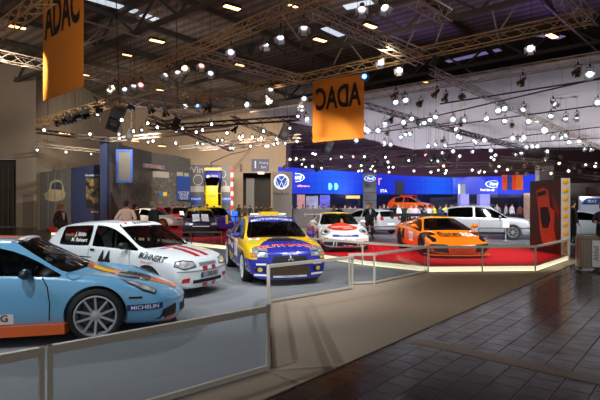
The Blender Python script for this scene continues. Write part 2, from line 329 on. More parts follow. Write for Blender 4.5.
def grid_mesh(st, side, ws, rw, roof=None):
    V = []; Fc = []; Mi = []
    def pt(s, i, sg, f=1.0, z=None):
        x, W, bow, pr = s; y, zz = pr[i]; y *= f
        return (x+bow*(1-(y/W)**2)*(1 if x > 0 else -1), sg*y, zz)
    N = 18
    for s in st:
        for i in range(10): V.append(pt(s, i, -1))
        for i in range(8, 0, -1): V.append(pt(s, i, 1))
    seg = lambda j: j if j < 9 else 17-j   # profile segment of ring edge j -> j+1
    for a in range(len(st)-1):
        for j in range(N):
            k = seg(j); m = 0
            if k == 0: m = 4
            elif k == 5 and a in side: m = 2
            elif k in (7, 8) and a == ws: m = 1
            elif k in (7, 8) and a == rw: m = 3
            elif k in (6, 7, 8) and roof and a in roof: m = 5
            Fc.append((a*N+j, a*N+(j+1) % N, (a+1)*N+(j+1) % N, (a+1)*N+j)); Mi.append(m)
    for e, s in ((0, st[0]), (len(st)-1, st[-1])):   # rounded end caps
        b = e*N; Rv = lambda i: b+i; Lv = lambda i: b+(18-i) % 18
        mR, mL, cc = {}, {}, {}
        for i in range(2, 8):
            for dct, f, sg in ((mR, .5, -1), (mL, .5, 1), (cc, 0, 1)):
                dct[i] = len(V); V.append(pt(s, i, sg, f))
        fs = []
        for i in range(2, 7):
            fs += [(Rv(i), Rv(i+1), mR[i+1], mR[i]), (mR[i], mR[i+1], cc[i+1], cc[i]), (cc[i], cc[i+1], mL[i+1], mL[i]), (mL[i], mL[i+1], Lv(i+1), Lv(i))]
        fs += [(Rv(1), Rv(2), mR[2], Rv(0)), (Rv(0), mR[2], cc[2]), (Lv(1), Lv(2), mL[2], Rv(0)), (Rv(0), mL[2], cc[2])]
        fs += [(Rv(7), Rv(8), mR[7]), (Rv(8), Rv(9), cc[7], mR[7]), (Lv(7), Lv(8), mL[7]), (Lv(8), Rv(9), cc[7], mL[7])]
        Fc += fs; Mi += [0]*len(fs)
    me = bpy.data.meshes.new('car'); me.from_pydata(V, [], Fc); me.polygons.foreach_set('material_index', Mi)
    bm = bmesh.new(); bm.from_mesh(me); bmesh.ops.recalc_face_normals(bm, faces=bm.faces)
    cl = bm.edges.layers.float.new('crease_edge')
    for e in bm.edges:   # firm edges round the glass
        ms = {f.material_index for f in e.link_faces}
        if len(ms) > 1 and ms & {1, 2, 3}: e[cl] = 1.0
    vl = bm.verts.layers.float.new('crease_vert')
    for v in bm.verts:
        gn = [f for f in v.link_faces if f.material_index in (1, 2, 3)]
        if len(gn) == 1 or (len(gn) == 2 and gn[0].material_index != gn[1].material_index): v[vl] = .6
    bm.to_mesh(me); bm.free()
    return me
def evalmesh(o):
    bpy.context.view_layer.update(); return bpy.data.meshes.new_from_object(o.evaluated_get(bpy.context.evaluated_depsgraph_get()))
GLASS = glassmat('car_glass', (.32, .33, .34), .75); GLASSD = glassmat('car_glass_dark', (.02, .02, .025), .6)
TYRE = mat('tyre_rubber', '151515', .75); DARK = mat('car_dark', '0c0c0d', .6); INT = mat('car_interior', '1b1b1d', .8)
BLACKP = mat('black_plastic', '141416', .4); CHROME = mat('chrome', 'd0d2d6', .15, 1); SILV = mat('silver_rim', 'b2b6bc', .3, .4)
WHITEP = mat('white_vinyl', 'eef0f2', .35); REDV = mat('red_vinyl', 'c3202a', .35); BLKV = mat('black_vinyl', '101012', .35); YELV = mat('yellow_vinyl', 'f0c815', .35); BLUV = mat('blue_vinyl', '1d2f86', .35)
def lampmat(name, base='aab0b6'):
    if name in MATS: return MATS[name]
    m, nt, b = nodemat(name); nb = NB(nt); _, vec = nb.xyz(); n = nt.nodes.new('ShaderNodeTexVoronoi'); n.inputs['Scale'].default_value = 9; nt.links.new(vec, n.inputs['Vector'])
    nt.links.new(nb.mix(n.outputs['Distance'], lin('fafcff'), lin('6a6e74')), b.inputs['Base Color']); b.inputs['Roughness'].default_value = .12; b.inputs['Metallic'].default_value = .2; b.inputs['Coat Weight'].default_value = 1
    return m
LAMP = lampmat('headlamp_glass'); LAMPD = mat('headlamp_dim', '8d9196', .15, .3, coat=1, noise=.5, nscale=12)
def paint(name, col, metal=0, rough=.28): return mat('paint_'+name, col, rough, metal, coat=.8)
class Car: pass
def car(name, loc, head, st, side, ws, rw, wheels, wr, label, cat='car', pm=None, group=None, wstyle=None, interior=True, glass=GLASS, roof=None, roofm=None, sub=2, wW=.2, track=None):
    """wheels = (front x, rear x); track = half distance to the outer tyre face"""
    root = empty(name, loc, head, label, cat, group)
    mats = [pm, glass, glass, glass, DARK, roofm or pm]
    me = grid_mesh(st, side, ws, rw, roof)
    for q in mats: me.materials.append(q)
    o = bpy.data.objects.new('tmp', me); C.objects.link(o)
    sb = o.modifiers.new('s', 'SUBSURF'); sb.levels = sub; sb.render_levels = sub
    em = evalmesh(o); bm = bmesh.new(); bm.from_mesh(em); bmesh.ops.triangulate(bm, faces=bm.faces); bvh = BVHTree.FromBMesh(bm); bm.free()
    Wm = max(s[1] for s in st); track = track or Wm-.01
    cut = MB()
    for wx in wheels:
        for sg in (-1, 1):
            M = Matrix.Translation((wx, 0, wr)); a, b_ = sorted((sg*(Wm+.15), sg*(track-wW-.14)))
            cut.lathe([(0, a), (wr+.04, a), (wr+.04, b_), (0, b_)], 28, M, 'y')
    cm = cut.mesh()
    for q in mats: cm.materials.append(q)
    cm.polygons.foreach_set('material_index', [4]*len(cm.polygons))
    co = bpy.data.objects.new('cut', cm); C.objects.link(co)
    bo = o.modifiers.new('b', 'BOOLEAN'); bo.object = co; bo.operation = 'DIFFERENCE'; bo.solver = 'EXACT'; bo.use_self = False
    fm = evalmesh(o)
    if len(fm.polygons) < 200: fm = em
    bpy.data.objects.remove(o); bpy.data.objects.remove(co)
    bm = bmesh.new(); bm.from_mesh(fm)
    def takeout(idx):
        b2 = bm.copy(); bmesh.ops.delete(b2, geom=[f for f in b2.faces if f.material_index != idx], context='FACES'); return b2
    def emit(b2, nm, m):
        if not b2.faces: b2.free(); return
        me2 = bpy.data.meshes.new(nm); b2.to_mesh(me2); b2.free(); me2.materials.clear()
        me2.polygons.foreach_set('material_index', [0]*len(me2.polygons)); return link(nm, me2, m, root, True)
    emit(takeout(1), 'windshield', glass); emit(takeout(3), 'rear_window', glass)
    b2 = takeout(2)
    while b2.faces:   # every side pane its own mesh
        b2.faces.ensure_lookup_table(); isl = {b2.faces[0]}; stack = [b2.faces[0]]
        while stack:
            f = stack.pop()
            for e in f.edges:
                for g_ in e.link_faces:
                    if g_ not in isl: isl.add(g_); stack.append(g_)
        ids = {f.index for f in isl}; b3 = b2.copy(); b3.faces.ensure_lookup_table()
        bmesh.ops.delete(b3, geom=[f for f in b3.faces if f.index not in ids], context='FACES'); emit(b3, 'side_window', glass)
        bmesh.ops.delete(b2, geom=list(isl), context='FACES'); b2.faces.index_update()
    b2.free()
    if roof: emit(takeout(5), 'roof', roofm)
    bmesh.ops.delete(bm, geom=[f for f in bm.faces if f.material_index in (1, 2, 3) or (roof and f.material_index == 5)], context='FACES')
    me2 = bpy.data.meshes.new('body'); bm.to_mesh(me2); bm.free(); me2.materials.clear()
    idx = [1 if p.material_index == 4 else 0 for p in me2.polygons]; me2.polygons.foreach_set('material_index', idx)
    body = link('body', me2, [pm, DARK], root, True)
    try: me2.set_sharp_from_angle(angle=R(50))
    except Exception: pass
    c = Car(); c.root = root; c.bvh = bvh; c.wheels = wheels; c.wr = wr; c.W = Wm; c.body = body
    if interior:
        cs = [s for s in st if s[3][8][1] > s[3][4][1]+.2]; x0, x1 = cs[0][0], cs[-1][0]+.35; zb = cs[0][3][4][1]; wi = Wm*.84
        q = MB(); q.add([(x0, -wi, zb-.12), (x1, -wi, zb-.12), (x1, wi, zb-.12), (x0, wi, zb-.12), (x0+.1, -wi+.1, .3), (x1-.1, -wi+.1, .3), (x1-.1, wi-.1, .3), (x0+.1, wi-.1, .3)], [(0, 1, 5, 4), (1, 2, 6, 5), (2, 3, 7, 6), (3, 0, 4, 7), (4, 5, 6, 7)])
        q.build('cabin_trim', INT, root)
        q = MB().ball((x1+.05, 0, zb-.07), .28, wi*.96, .13); q.build('dashboard', BLACKP, root, True)
        for sg in (-1, 1):
            xs = (x0+x1)/2-.1; q = MB(); q.ball((xs+.2, sg*.36, .42), .26, .24, .12); q.ball((xs-.1, sg*.36, .78), .10, .25, .42, M=Matrix.Rotation(-.25, 3, 'Y')); q.build('seat', mat('seat_cloth', '26262b', .8), root, True)
        q = MB(); M = Matrix.Translation((x1-.28, .36, zb+.0)) @ Matrix.Rotation(R(-65), 4, 'Y')
        for i in range(20):
            t0, t1 = 2*pi*i/20, 2*pi*(i+1)/20; q.bar(M @ Vector((.18*cos(t0), .18*sin(t0), 0)), M @ Vector((.18*cos(t1), .18*sin(t1), 0)), .03, n=5)
        for t in (0, 2.1, 4.2): q.bar(M @ Vector((0, 0, 0)), M @ Vector((.18*cos(t), .18*sin(t), 0)), .03)
        q.build('steering_wheel', BLACKP, root)
    for wx in wheels:
        for sg in (-1, 1): wheel(root, (wx, sg*track, wr), sg, wr, wW, wstyle or {})
    return c
_wc = {}
def wheel(root, p, sg, r, w, st):
    """rim with tyre and brake disc; local outer face looks along -y"""
    key = (r, w, tuple(sorted((k, str(v)) for k, v in st.items()))); m = st.get('mat', SILV); rr = st.get('rim', r*.70)
    if key not in _wc:
        q = MB(); q.lathe([(rr-.005, .015), (rr, .0), (rr-.018, -.004), (rr-.03, .03), (rr-.035, w*.9)], 36, None, 'y')
        n = st.get('n', 10); tw = st.get('twin', 0); w0 = st.get('w', .045); dish = st.get('dish', .02)
        for i in range(n):
            for s_ in ((-tw, tw) if tw else (0,)):
                t = 2*pi*i/n+s_*.5; t2 = 2*pi*i/n+s_
                q.bar((.045*cos(t), dish, .045*sin(t)), ((rr-.02)*cos(t2), .012, (rr-.02)*sin(t2)), w0, .03, w2=w0*st.get('tap', .8))
        q.lathe([(0, dish-.025), (.03, dish-.022), (.065, dish-.01), (.075, dish+.03)], 16, None, 'y')
        rim = q.mesh('wheel')
        q = MB(); q.lathe([(rr, w-.01), (r-.02, w), (r, w-.03), (r, .03), (r-.018, .004), (r-.05, -.006), (rr+.012, .0), (rr-.002, .012)], 40, None, 'y'); ty = q.mesh('tyre')
        q = MB(); q.lathe([(0, .07), (rr*.72, .07), (rr*.72, .09), (0, .09)], 24, None, 'y'); dk = q.mesh('brake_disc')
        for me in (rim, ty, dk): me.polygons.foreach_set('use_smooth', [True]*len(me.polygons)); me.set_sharp_from_angle(angle=R(35))
        rim.materials.append(m); ty.materials.append(TYRE); dk.materials.append(mat('brake_steel', '4c4a48', .45, .7)); _wc[key] = (rim, ty, dk)
    rim, ty, dk = _wc[key]
    o = link('wheel', rim, None, root); o.location = p; o.rotation_euler = (0, 0, (0 if sg < 0 else pi)+st.get('steer', 0)*(1 if p[0] > 0 else 0))
    link('tyre', ty, None, o); link('brake_disc', dk, None, o); return o
AX = {'R': (lambda u, v: (u, -4, v), (0, 1, 0)), 'L': (lambda u, v: (u, 4, v), (0, -1, 0)), 'T': (lambda u, v: (u, v, 4), (0, 0, -1)), 'F': (lambda u, v: (4, u, v), (-1, 0, 0)), 'B': (lambda u, v: (-4, u, v), (1, 0, 0))}
def project(c, name, axis, vs, fs, m, off=.004, step=.06, parent=None):
    """wrap a flat shape on the body; u, v are the car's own coordinates"""
    bm = bmesh.new(); bv = [bm.verts.new((u, v, 0)) for u, v in vs]
    for f in fs:
        try: bm.faces.new([bv[i] for i in f])
        except Exception: pass
    for ax in (0, 1):
        lo = min(v[ax] for v in vs); hi = max(v[ax] for v in vs); k = math.floor(lo/step)+1
        while k*step < hi:
            no = (1, 0, 0) if ax == 0 else (0, 1, 0); bmesh.ops.bisect_plane(bm, geom=bm.verts[:]+bm.edges[:]+bm.faces[:], plane_co=(k*step, 0, 0) if ax == 0 else (0, k*step, 0), plane_no=no); k += 1
    bmesh.ops.triangulate(bm, faces=bm.faces)
    fo, d = AX[axis]; d = Vector(d); bad = []
    for v in bm.verts:
        h = c.bvh.ray_cast(Vector(fo(v.co.x, v.co.y)), d)
        if h[0] is None: bad.append(v); continue
        n = h[1] if h[1].dot(d) < 0 else -h[1]
        v.co = h[0]+n*off-d*off*.5
    bmesh.ops.delete(bm, geom=bad, context='VERTS')
    if not bm.faces: bm.free(); return None
    bm.normal_update()
    for f in bm.faces:
        if f.normal.dot(d) > 0: f.normal_flip()
    me = bpy.data.meshes.new(name); bm.to_mesh(me); bm.free(); return link(name, me, m, parent or c.root, True)
def poly(c, name, axis, pts, m, **k): return project(c, name, axis, pts, [tuple(range(len(pts)))], m, **k)
def ell(c, name, axis, u, v, ru, rv, m, rot=0, n=20, **k):
    return poly(c, name, axis, [(u+ru*cos(t)*cos(rot)-rv*sin(t)*sin(rot), v+ru*cos(t)*sin(rot)+rv*sin(t)*cos(rot)) for t in [2*pi*i/n for i in range(n)]], m, **k)
def line(c, name, axis, pts, w, m, **k):
    vs = []; fs = []
    for i, p in enumerate(pts):
        a = Vector(pts[max(0, i-1)]); b_ = Vector(pts[min(len(pts)-1, i+1)]); d = (b_-a).normalized(); n = Vector((-d.y, d.x))*w/2; p = Vector(p); vs += [tuple(p+n), tuple(p-n)]
        if i: fs.append((2*i-2, 2*i-1, 2*i+1, 2*i))
    return project(c, name, axis, vs, fs, m, **k)
def txt(c, name, axis, s, u, v, size, m, ang=0, sx=1, **k):
    tk = {q: k.pop(q) for q in ('shear', 'bold', 'space') if q in k}
    vs, fs = textmesh(s, size, **tk); o = []
    for a, b_ in vs:
        a *= sx; a, b_ = a*cos(ang)-b_*sin(ang), a*sin(ang)+b_*cos(ang)
        o.append({'R': (u+a, v+b_), 'L': (u-a, v+b_), 'T': (u-b_, v+a), 'F': (u+a, v+b_), 'B': (u-a, v+b_)}[axis])
    return project(c, name, axis, o, fs, m, off=k.pop('off', .008), step=.1, **k)
def mirrors(c, x, y, z, m, glassm=CHROME, s=1):
    for sg in (-1, 1):
        q = MB(); q.ball((x, sg*(y+.1*s), z), .07*s, .11*s, .065*s, 12, 8); q.bar((x+.03, sg*(y-.04), z-.05), (x, sg*(y+.05), z-.02), .035); o = q.build('side_mirror', m, c.root, True)
        q = MB(); q.disc((x-.069*s, sg*(y+.1*s), z), .05*s, (-1, 0, 0)); q.build('mirror_glass', glassm, o)
def rollcage(c, x0, x1, w, zt, zb, m):
    q = MB()
    for x in (x0, x1):
        q.tube([(x, -w, zb), (x, -w*.82, zt), (x, w*.82, zt), (x, w, zb)], .04, 6)
    for sg in (-1, 1): q.bar((x0, sg*w*.82, zt), (x1, sg*w*.82, zt), .04, n=6)
    q.bar((x0, -w, zb), (x0, w*.82, zt), .04, n=6); q.build('roll_cage', m, c.root)
def rblock(q, x0, x1, y0, y1, z0, z1): q.box(x0, x1, y0, y1, z0, z1)
# ---- station tables
S911 = [HD(-2.18, .58, .34, .58, .64, .10), HD(-2.08, .76, .26, .72, .80, .10), HD(-1.72, .87, .18, .80, .92), CW(-1.30, .885, .16, .84, 1.0), CB(-.72, .885, .15, .85, .52, 1.20), CB(-.36, .87, .15, .85, .56, 1.265), CB(-.28, .868, .15, .85, .565, 1.27), CB(.22, .86, .15, .84, .55, 1.245, .08), CW(.78, .86, .15, .80, .86, .30), HD(1.05, .865, .15, .79, .80, .10, 1), HD(1.30, .875, .15, .765, .74, .05, 1), HD(1.62, .86, .14, .69, .67, .08, 1), HD(1.88, .81, .13, .57, .58, .16), HD(1.99, .76, .13, .46, .50, .26), HD(2.03, .68, .15, .38, .42, .28)]
SLAM = [HD(-2.1, .84, .34, .72, .80), HD(-1.95, .93, .22, .82, .90), CW(-1.45, .95, .14, .84, .93), CB(-.7, .95, .12, .82, .48, 1.09), CB(-.30, .94, .12, .80, .52, 1.15), CB(-.22, .94, .12, .80, .525, 1.155), CB(.15, .93, .12, .78, .52, 1.13, .06), CW(1.0, .94, .12, .70, .76, .28), HD(1.25, .95, .11, .68, .68, .12), HD(1.6, .94, .10, .60, .58, .10), HD(1.92, .90, .10, .46, .46, .14), HD(2.04, .84, .10, .34, .36, .16), HD(2.08, .78, .12, .26, .29, .16)]
SSAX = [HD(-1.80, .70, .28, .74, .78, .03), CW(-1.76, .775, .22, .86, .90, .03), CB(-1.50, .79, .18, .88, .55, 1.25), CB(-1.28, .80, .17, .885, .565, 1.33), CB(-.42, .80, .17, .885, .585, 1.375), CB(-.34, .80, .17, .885, .585, 1.375), CB(.12, .80, .17, .88, .57, 1.345, .06), CW(.80, .80, .17, .84, .89, .20), HD(1.1, .80, .17, .80, .86, .12), HD(1.48, .79, .17, .735, .79, .10), HD(1.68, .76, .17, .66, .71, .12), HD(1.74, .73, .17, .54, .60, .13), HD(1.77, .70, .19, .46, .50, .13)]
SEVO = [HD(-2.16, .72, .32, .84, .90, .06), HD(-2.1, .83, .24, .93, .99, .05), HD(-1.78, .87, .18, .96, 1.04), CW(-1.50, .875, .16, .95, 1.06), CB(-.98, .88, .16, .95, .53, 1.35), CB(-.36, .88, .16, .94, .58, 1.445), CB(-.28, .88, .16, .94, .58, 1.447), CB(.22, .875, .16, .93, .565, 1.41, .06), CW(.95, .87, .16, .90, .96, .22), HD(1.3, .885, .16, .87, .93, .12), HD(1.75, .87, .15, .80, .86, .12), HD(2.0, .83, .14, .70, .76, .16), HD(2.07, .80, .13, .58, .64, .17), HD(2.09, .77, .13, .42, .46, .17)]
def SGEN(L, W, H, belt, bonnet, kind):
    h = L/2; f = h-1.0 if kind == 'hatch' else h-1.25
    if kind == 'coupe': rear = [HD(-h, W*.8, .3, belt-.1, belt-.05, .05), HD(-h+.15, W*.95, .22, belt-.02, belt+.05), CW(-h+.45, W, .18, belt, belt+.08), CB(-h+1.15, W, .17, belt, W*.60, H-.08)]
    elif kind == 'suv': rear = [HD(-h, W*.88, .34, belt-.12, belt-.08, .03), CW(-h+.07, W*.96, .26, belt, belt+.05, .03), CB(-h+.50, W*.96, .2, belt+.03, W*.62, H-.12), CB(-h+.75, W, .19, belt+.02, W*.66, H-.04)]
    else: rear = [HD(-h, W*.86, .30, belt-.12, belt-.08, .03), CW(-h+.05, W*.96, .24, belt, belt+.04, .03), CB(-h+.32, W*.98, .2, belt+.02, W*.66, H-.14), CB(-h+.5, W, .19, belt+.02, W*.68, H-.07)]
    mid = (-h+1.15+f-.8)/2
    return rear+[CB(mid-.04, W, .18, belt, W*.68, H), CB(mid+.04, W, .18, belt, W*.68, H), CB(f-.65, W*.99, .18, belt-.01, W*.66, H-.04, .05), CW(f+.1, W*.98, .18, belt-.04, belt+.02, .15), HD(f+.4, W*.98, .18, bonnet, bonnet+.07, .1), HD(h-.3, W*.94, .18, bonnet-.08, bonnet, .1), HD(h-.12, W*.9, .2, bonnet-.2, bonnet-.12, .1), HD(h-.09, W*.85, .22, bonnet-.34, bonnet-.28, .1)]
GENA = dict(side=(3, 5, 6), ws=6, rw=1)
# ---------------------------------------------------------------- light blue sports coupe in the foreground
BLUE = paint('sky_blue', '6fb2dd'); ORG = paint('orange_stripe', 'dc5f1a')
c = car('sports_coupe', (-3.90, 6.36, .006), R(14.1), S911, (4, 6, 7), 7, 3, (1.24, -1.115), .325,
        'light blue sports coupe with an orange centre stripe and orange sill, nearest the camera', 'car', BLUE, wstyle=dict(n=5, twin=.34, w=.026, rim=.25, dish=.03), wW=.23)
line(c, 'stripe', 'T', [(-1.9, 0), (.2, 0)], .56, ORG); line(c, 'stripe', 'T', [(1.03, 0), (1.42, 0)], .40, ORG); line(c, 'stripe', 'T', [(1.78, 0), (2.18, 0)], .36, ORG)
poly(c, 'black_bonnet_patch', 'T', [(1.42, -.30), (1.80, -.26), (1.84, 0), (1.80, .26), (1.42, .30)], mat('carbon', '121314', .22, coat=.6), off=.007)  # black patch interrupting the bonnet stripe
poly(c, 'sticker', 'T', [(1.10, -.17), (1.36, -.16), (1.36, .06), (1.10, .06)], YELV, off=.007); txt(c, 'lettering', 'T', 'SUPER', 1.23, -.05, .08, REDV, -pi/2)
poly(c, 'sun_strip', 'T', [(.20, -.48), (.31, -.50), (.36, 0), (.31, .50), (.20, .48)], mat('strip_black', '08090b', .3)); txt(c, 'lettering', 'T', 'RENNSPORT', .30, 0, .13, WHITEP, 0, bold=.02)
for sg in (-1, 1):
    q = MB(); q.prism([(.93, sg*.80), (.90, sg*.895), (-.78, sg*.905), (-.80, sg*.80)], .135, .255); q.build('side_sill', ORG, c.root)
    poly(c, 'headlamp', 'T', [(1.50, sg*.70), (1.60, sg*.76), (1.78, sg*.775), (1.92, sg*.735), (1.94, sg*.655), (1.83, sg*.62), (1.66, sg*.63)], LAMP, off=.006)
    line(c, 'lamp_rim', 'T', [(1.50, sg*.70), (1.60, sg*.76), (1.78, sg*.775), (1.92, sg*.735), (1.94, sg*.655), (1.83, sg*.62), (1.66, sg*.63), (1.50, sg*.70)], .018, DARK, off=.008)
for ax, in (('R',), ('L',)):
    line(c, 'door_seam', ax, [(.64, .80), (.70, .70), (.73, .5), (.72, .29)], .012, DARK); line(c, 'door_seam', ax, [(-.40, .84), (-.46, .6), (-.40, .3)], .012, DARK)
    poly(c, 'side_marker', ax, [(1.62, .535), (1.78, .53), (1.78, .505), (1.62, .51)], BLACKP)
    poly(c, 'sticker', ax, [(1.60, .36), (1.60, .435), (2.02, .43), (2.02, .355)], BLUV); txt(c, 'lettering', ax, 'MICHELIN', 1.81, .395, .065, WHITEP, 0, 1.15, bold=.02)
    poly(c, 'sticker', ax, [(-.36, .275), (-.36, .395), (.34, .395), (.34, .275)], WHITEP); txt(c, 'lettering', ax, 'HAMBURG', .0, .345, .11, BLKV, 0, 1.1, bold=.015)
line(c, 'fuel_flap', 'T', [(.98+.09*cos(t), -.74+.07*sin(t)) for t in [2*pi*i/16 for i in range(17)]], .008, mat('seam_blue', '3a6a8c', .5))
txt(c, 'lettering', 'T', 'BILSTEIN  ///', 1.30, -.52, .05, WHITEP, -pi/2)
poly(c, 'air_intake', 'F', [(-.30, .22), (-.30, .33), (.30, .33), (.30, .22)], DARK); poly(c, 'air_intake', 'F', [(-.74, .22), (-.70, .33), (-.42, .36), (-.42, .22)], DARK); poly(c, 'air_intake', 'F', [(.74, .22), (.70, .33), (.42, .36), (.42, .22)], DARK)
poly(c, 'tow_marking', 'F', [(-.66, .17), (-.66, .21), (-.40, .21), (-.40, .17)], ORG); txt(c, 'lettering', 'F', '8', -.35, .48, .16, WHITEP)
mirrors(c, .48, .80, .86, mat('mirror_blue_black', '20303c', .3), s=.95); rollcage(c, -.75, .05, .50, 1.14, .6, mat('cage_grey', '8a8d90', .5))
for sg in (-1, 1): q = MB(); q.bar((.95, sg*.55, .90), (.45, sg*.05, 1.02+.0), .018); q.build('wiper', DARK, c.root)
# ---------------------------------------------------------------- white hatchback
WH = paint('white', 'dfe7ea'); RED = paint('stripe_red', 'c42630')
c = car('hatchback_car', (-3.38, 9.75, .006), R(-26.2), SSAX, (3, 5, 6), 6, 1, (1.10, -1.27), .285,
        'white rally hatchback with red bonnet stripes and a black 44 on the door', 'car', WH, wstyle=dict(n=8, w=.05, rim=.19, mat=mat('white_rim', 'd8dcde', .35)), wW=.19)
for y0 in (-.20, .06):
    for a, b_ in ((.97, 1.72), (-1.45, .02)): line(c, 'stripe', 'T', [(a, y0+.075), (b_, y0+.075)], .13, RED)
    poly(c, 'stripe', 'F', [(y0+.01, .48), (y0+.01, .56), (y0+.14, .56), (y0+.14, .48)], RED); poly(c, 'stripe', 'F', [(y0+.01, .20), (y0+.01, .26), (y0+.14, .26), (y0+.14, .20)], RED)
poly(c, 'sun_strip', 'T', [(.10, -.50), (.25, -.53), (.33, 0), (.25, .53), (.10, .50)], WHITEP); txt(c, 'lettering', 'T', 'BÜHNERT', .215, 0, .11, BLKV, bold=.02); ell(c, 'sticker', 'T', .18, -.40, .03, .03, REDV, off=.008)
for sg in (-1, 1):
    hp_ = [(sg*.34, .57), (sg*.37, .655), (sg*.56, .685), (sg*.69, .67), (sg*.73, .60), (sg*.60, .54)]
    poly(c, 'headlamp', 'F', hp_, LAMP, off=.006); line(c, 'lamp_rim', 'F', hp_+hp_[:1], .014, DARK, off=.008)
    poly(c, 'fog_lamp', 'F', [(sg*.50, .30), (sg*.48, .38), (sg*.64, .37), (sg*.66, .31)], REDV)
poly(c, 'grille', 'F', [(-.26, .57), (-.24, .63), (.24, .63), (.26, .57)], mat('grille_grey', '777b80', .4)); poly(c, 'number_plate', 'F', [(-.26, .36), (-.26, .46), (.26, .46), (.26, .36)], mat('plate', '8b8f96', .4), off=.02)
poly(c, 'plate_band', 'F', [(-.26, .36), (-.26, .46), (-.215, .46), (-.215, .36)], BLUV, off=.026); txt(c, 'lettering', 'F', 'AB 44', .03, .41, .10, BLKV, off=.03)
poly(c, 'air_intake', 'F', [(-.42, .27), (-.42, .33), (.42, .33), (.42, .27)], DARK)
line(c, 'bumper_seam', 'F', [(-.72, .50), (-.3, .49), (.3, .49), (.72, .50)], .012, mat('seam_grey', '6a7074', .5))
for ax in ('R', 'L'):
    txt(c, 'race_number', ax, '44', .05, .65, .42, BLKV, 0, .75, bold=.02); line(c, 'door_seam', ax, [(.66, .84), (.70, .55), (.62, .22)], .01, mat('seam_grey', '6a7074', .5)); line(c, 'door_seam', ax, [(-.38, .90), (-.40, .5), (-.36, .22)], .01, mat('seam_grey', '6a7074', .5))
    txt(c, 'lettering', ax, 'J. Böhle', -.72, 1.10, .10, WHITEP, bold=.02); txt(c, 'lettering', ax, 'M. Behnert', -.72, .99, .10, WHITEP, bold=.02)
    poly(c, 'sticker', ax, [(-1.02, 1.08), (-1.02, 1.12), (-.96, 1.12), (-.96, 1.08)], REDV); poly(c, 'door_handle', ax, [(-.33, .80), (-.33, .84), (-.22, .84), (-.22, .80)], BLACKP, off=.015)
    for i in range(7): ell(c, 'sticker', ax, -1.62+.05*(i % 3), .93-.05*i, .02, .02, REDV if i % 2 else mat('pink_vinyl', 'c05a9a', .4))
txt(c, 'lettering', 'R', 'BÜHNERT', 1.19, .735, .13, BLKV, -.13, 1.0, bold=.025, shear=.2); txt(c, 'lettering', 'R', 'Motorsport', 1.10, .65, .06, REDV, -.05)
poly(c, 'sticker', 'T', [(1.05, -.42), (1.13, -.42), (1.13, -.24), (1.05, -.24)], mat('pink_vinyl', 'c05a9a', .4)); poly(c, 'sticker', 'T', [(1.30, .40), (1.42, .38), (1.42, .60), (1.30, .62)], mat('pale_yellow', 'dcd69a', .4))
mirrors(c, .60, .76, .93, BLACKP); rollcage(c, -1.0, .0, .52, 1.26, .6, mat('cage_grey', '8a8d90', .5))
# ---------------------------------------------------------------- yellow and blue saloon
m, nt, b = nodemat('paint_yellow_blue'); nb = NB(nt); (X_, Y_, Z_), vec = nb.xyz()
y2 = nb.math('MULTIPLY', Y_, Y_); arc = nb.math('MULTIPLY_ADD', y2, 1.9, 1.24); f1 = nb.math('GREATER_THAN', X_, arc)
zl = nb.math('MULTIPLY_ADD', X_, -.17, .80); f2 = nb.math('LESS_THAN', Z_, zl); f3 = nb.math('LESS_THAN', Z_, .56)
ff = nb.math('MAXIMUM', nb.math('MAXIMUM', f1, f2), f3); fr_ = nb.math('GREATER_THAN', nb.math('ADD', nb.math('MULTIPLY', X_, -1), nb.math('MULTIPLY', Z_, -.35)), .62); ff = nb.math('MAXIMUM', ff, fr_)
nt.links.new(nb.mix(ff, lin('f2c20c'), lin('262c96')), b.inputs['Base Color']); b.inputs['Roughness'].default_value = .25; b.inputs['Coat Weight'].default_value = .8
YB_ = m; WR = mat('white_rim', 'd8dcde', .35)
c = car('rally_saloon', (-.80, 12.06, .006), R(-74.3), SEVO, (4, 6, 7), 7, 3, (1.33, -1.29), .325,
        'yellow and blue rally saloon with white wheels on the grey carpet', 'car', YB_, wstyle=dict(n=12, w=.05, rim=.26, mat=WR, dish=.01), wW=.22)
YEL = paint('yellow', 'f2c20c'); NAV = paint('navy', '262c96')
poly(c, 'sun_strip', 'T', [(.14, -.52), (.46, -.58), (.56, 0), (.46, .58), (.14, .52)], BLUV); txt(c, 'lettering', 'T', 'MOTORSPORT', .43, 0, .12, WHITEP, 0, 1.3, bold=.02); txt(c, 'lettering', 'T', 'WINTER RALLYE', .27, 0, .10, WHITEP, 0, 1.1, bold=.02)
q = MB(); q.prism([(.10, -.24), (.13, -.20), (.13, .20), (.10, .24), (-.30, .20), (-.30, -.20)], 1.42, 1.515); q.build('roof_scoop', YEL, c.root)
q = MB(); q.prism([(-.32, -.40), (-.02, -.46), (-.02, .46), (-.32, .40)], 1.43, 1.475); q.build('roof_panel', WHITEP, c.root)
q = MB(); q.box(-2.12, -1.84, -.80, .80, 1.34, 1.37); o = q.build('rear_wing', BLACKP, c.root)
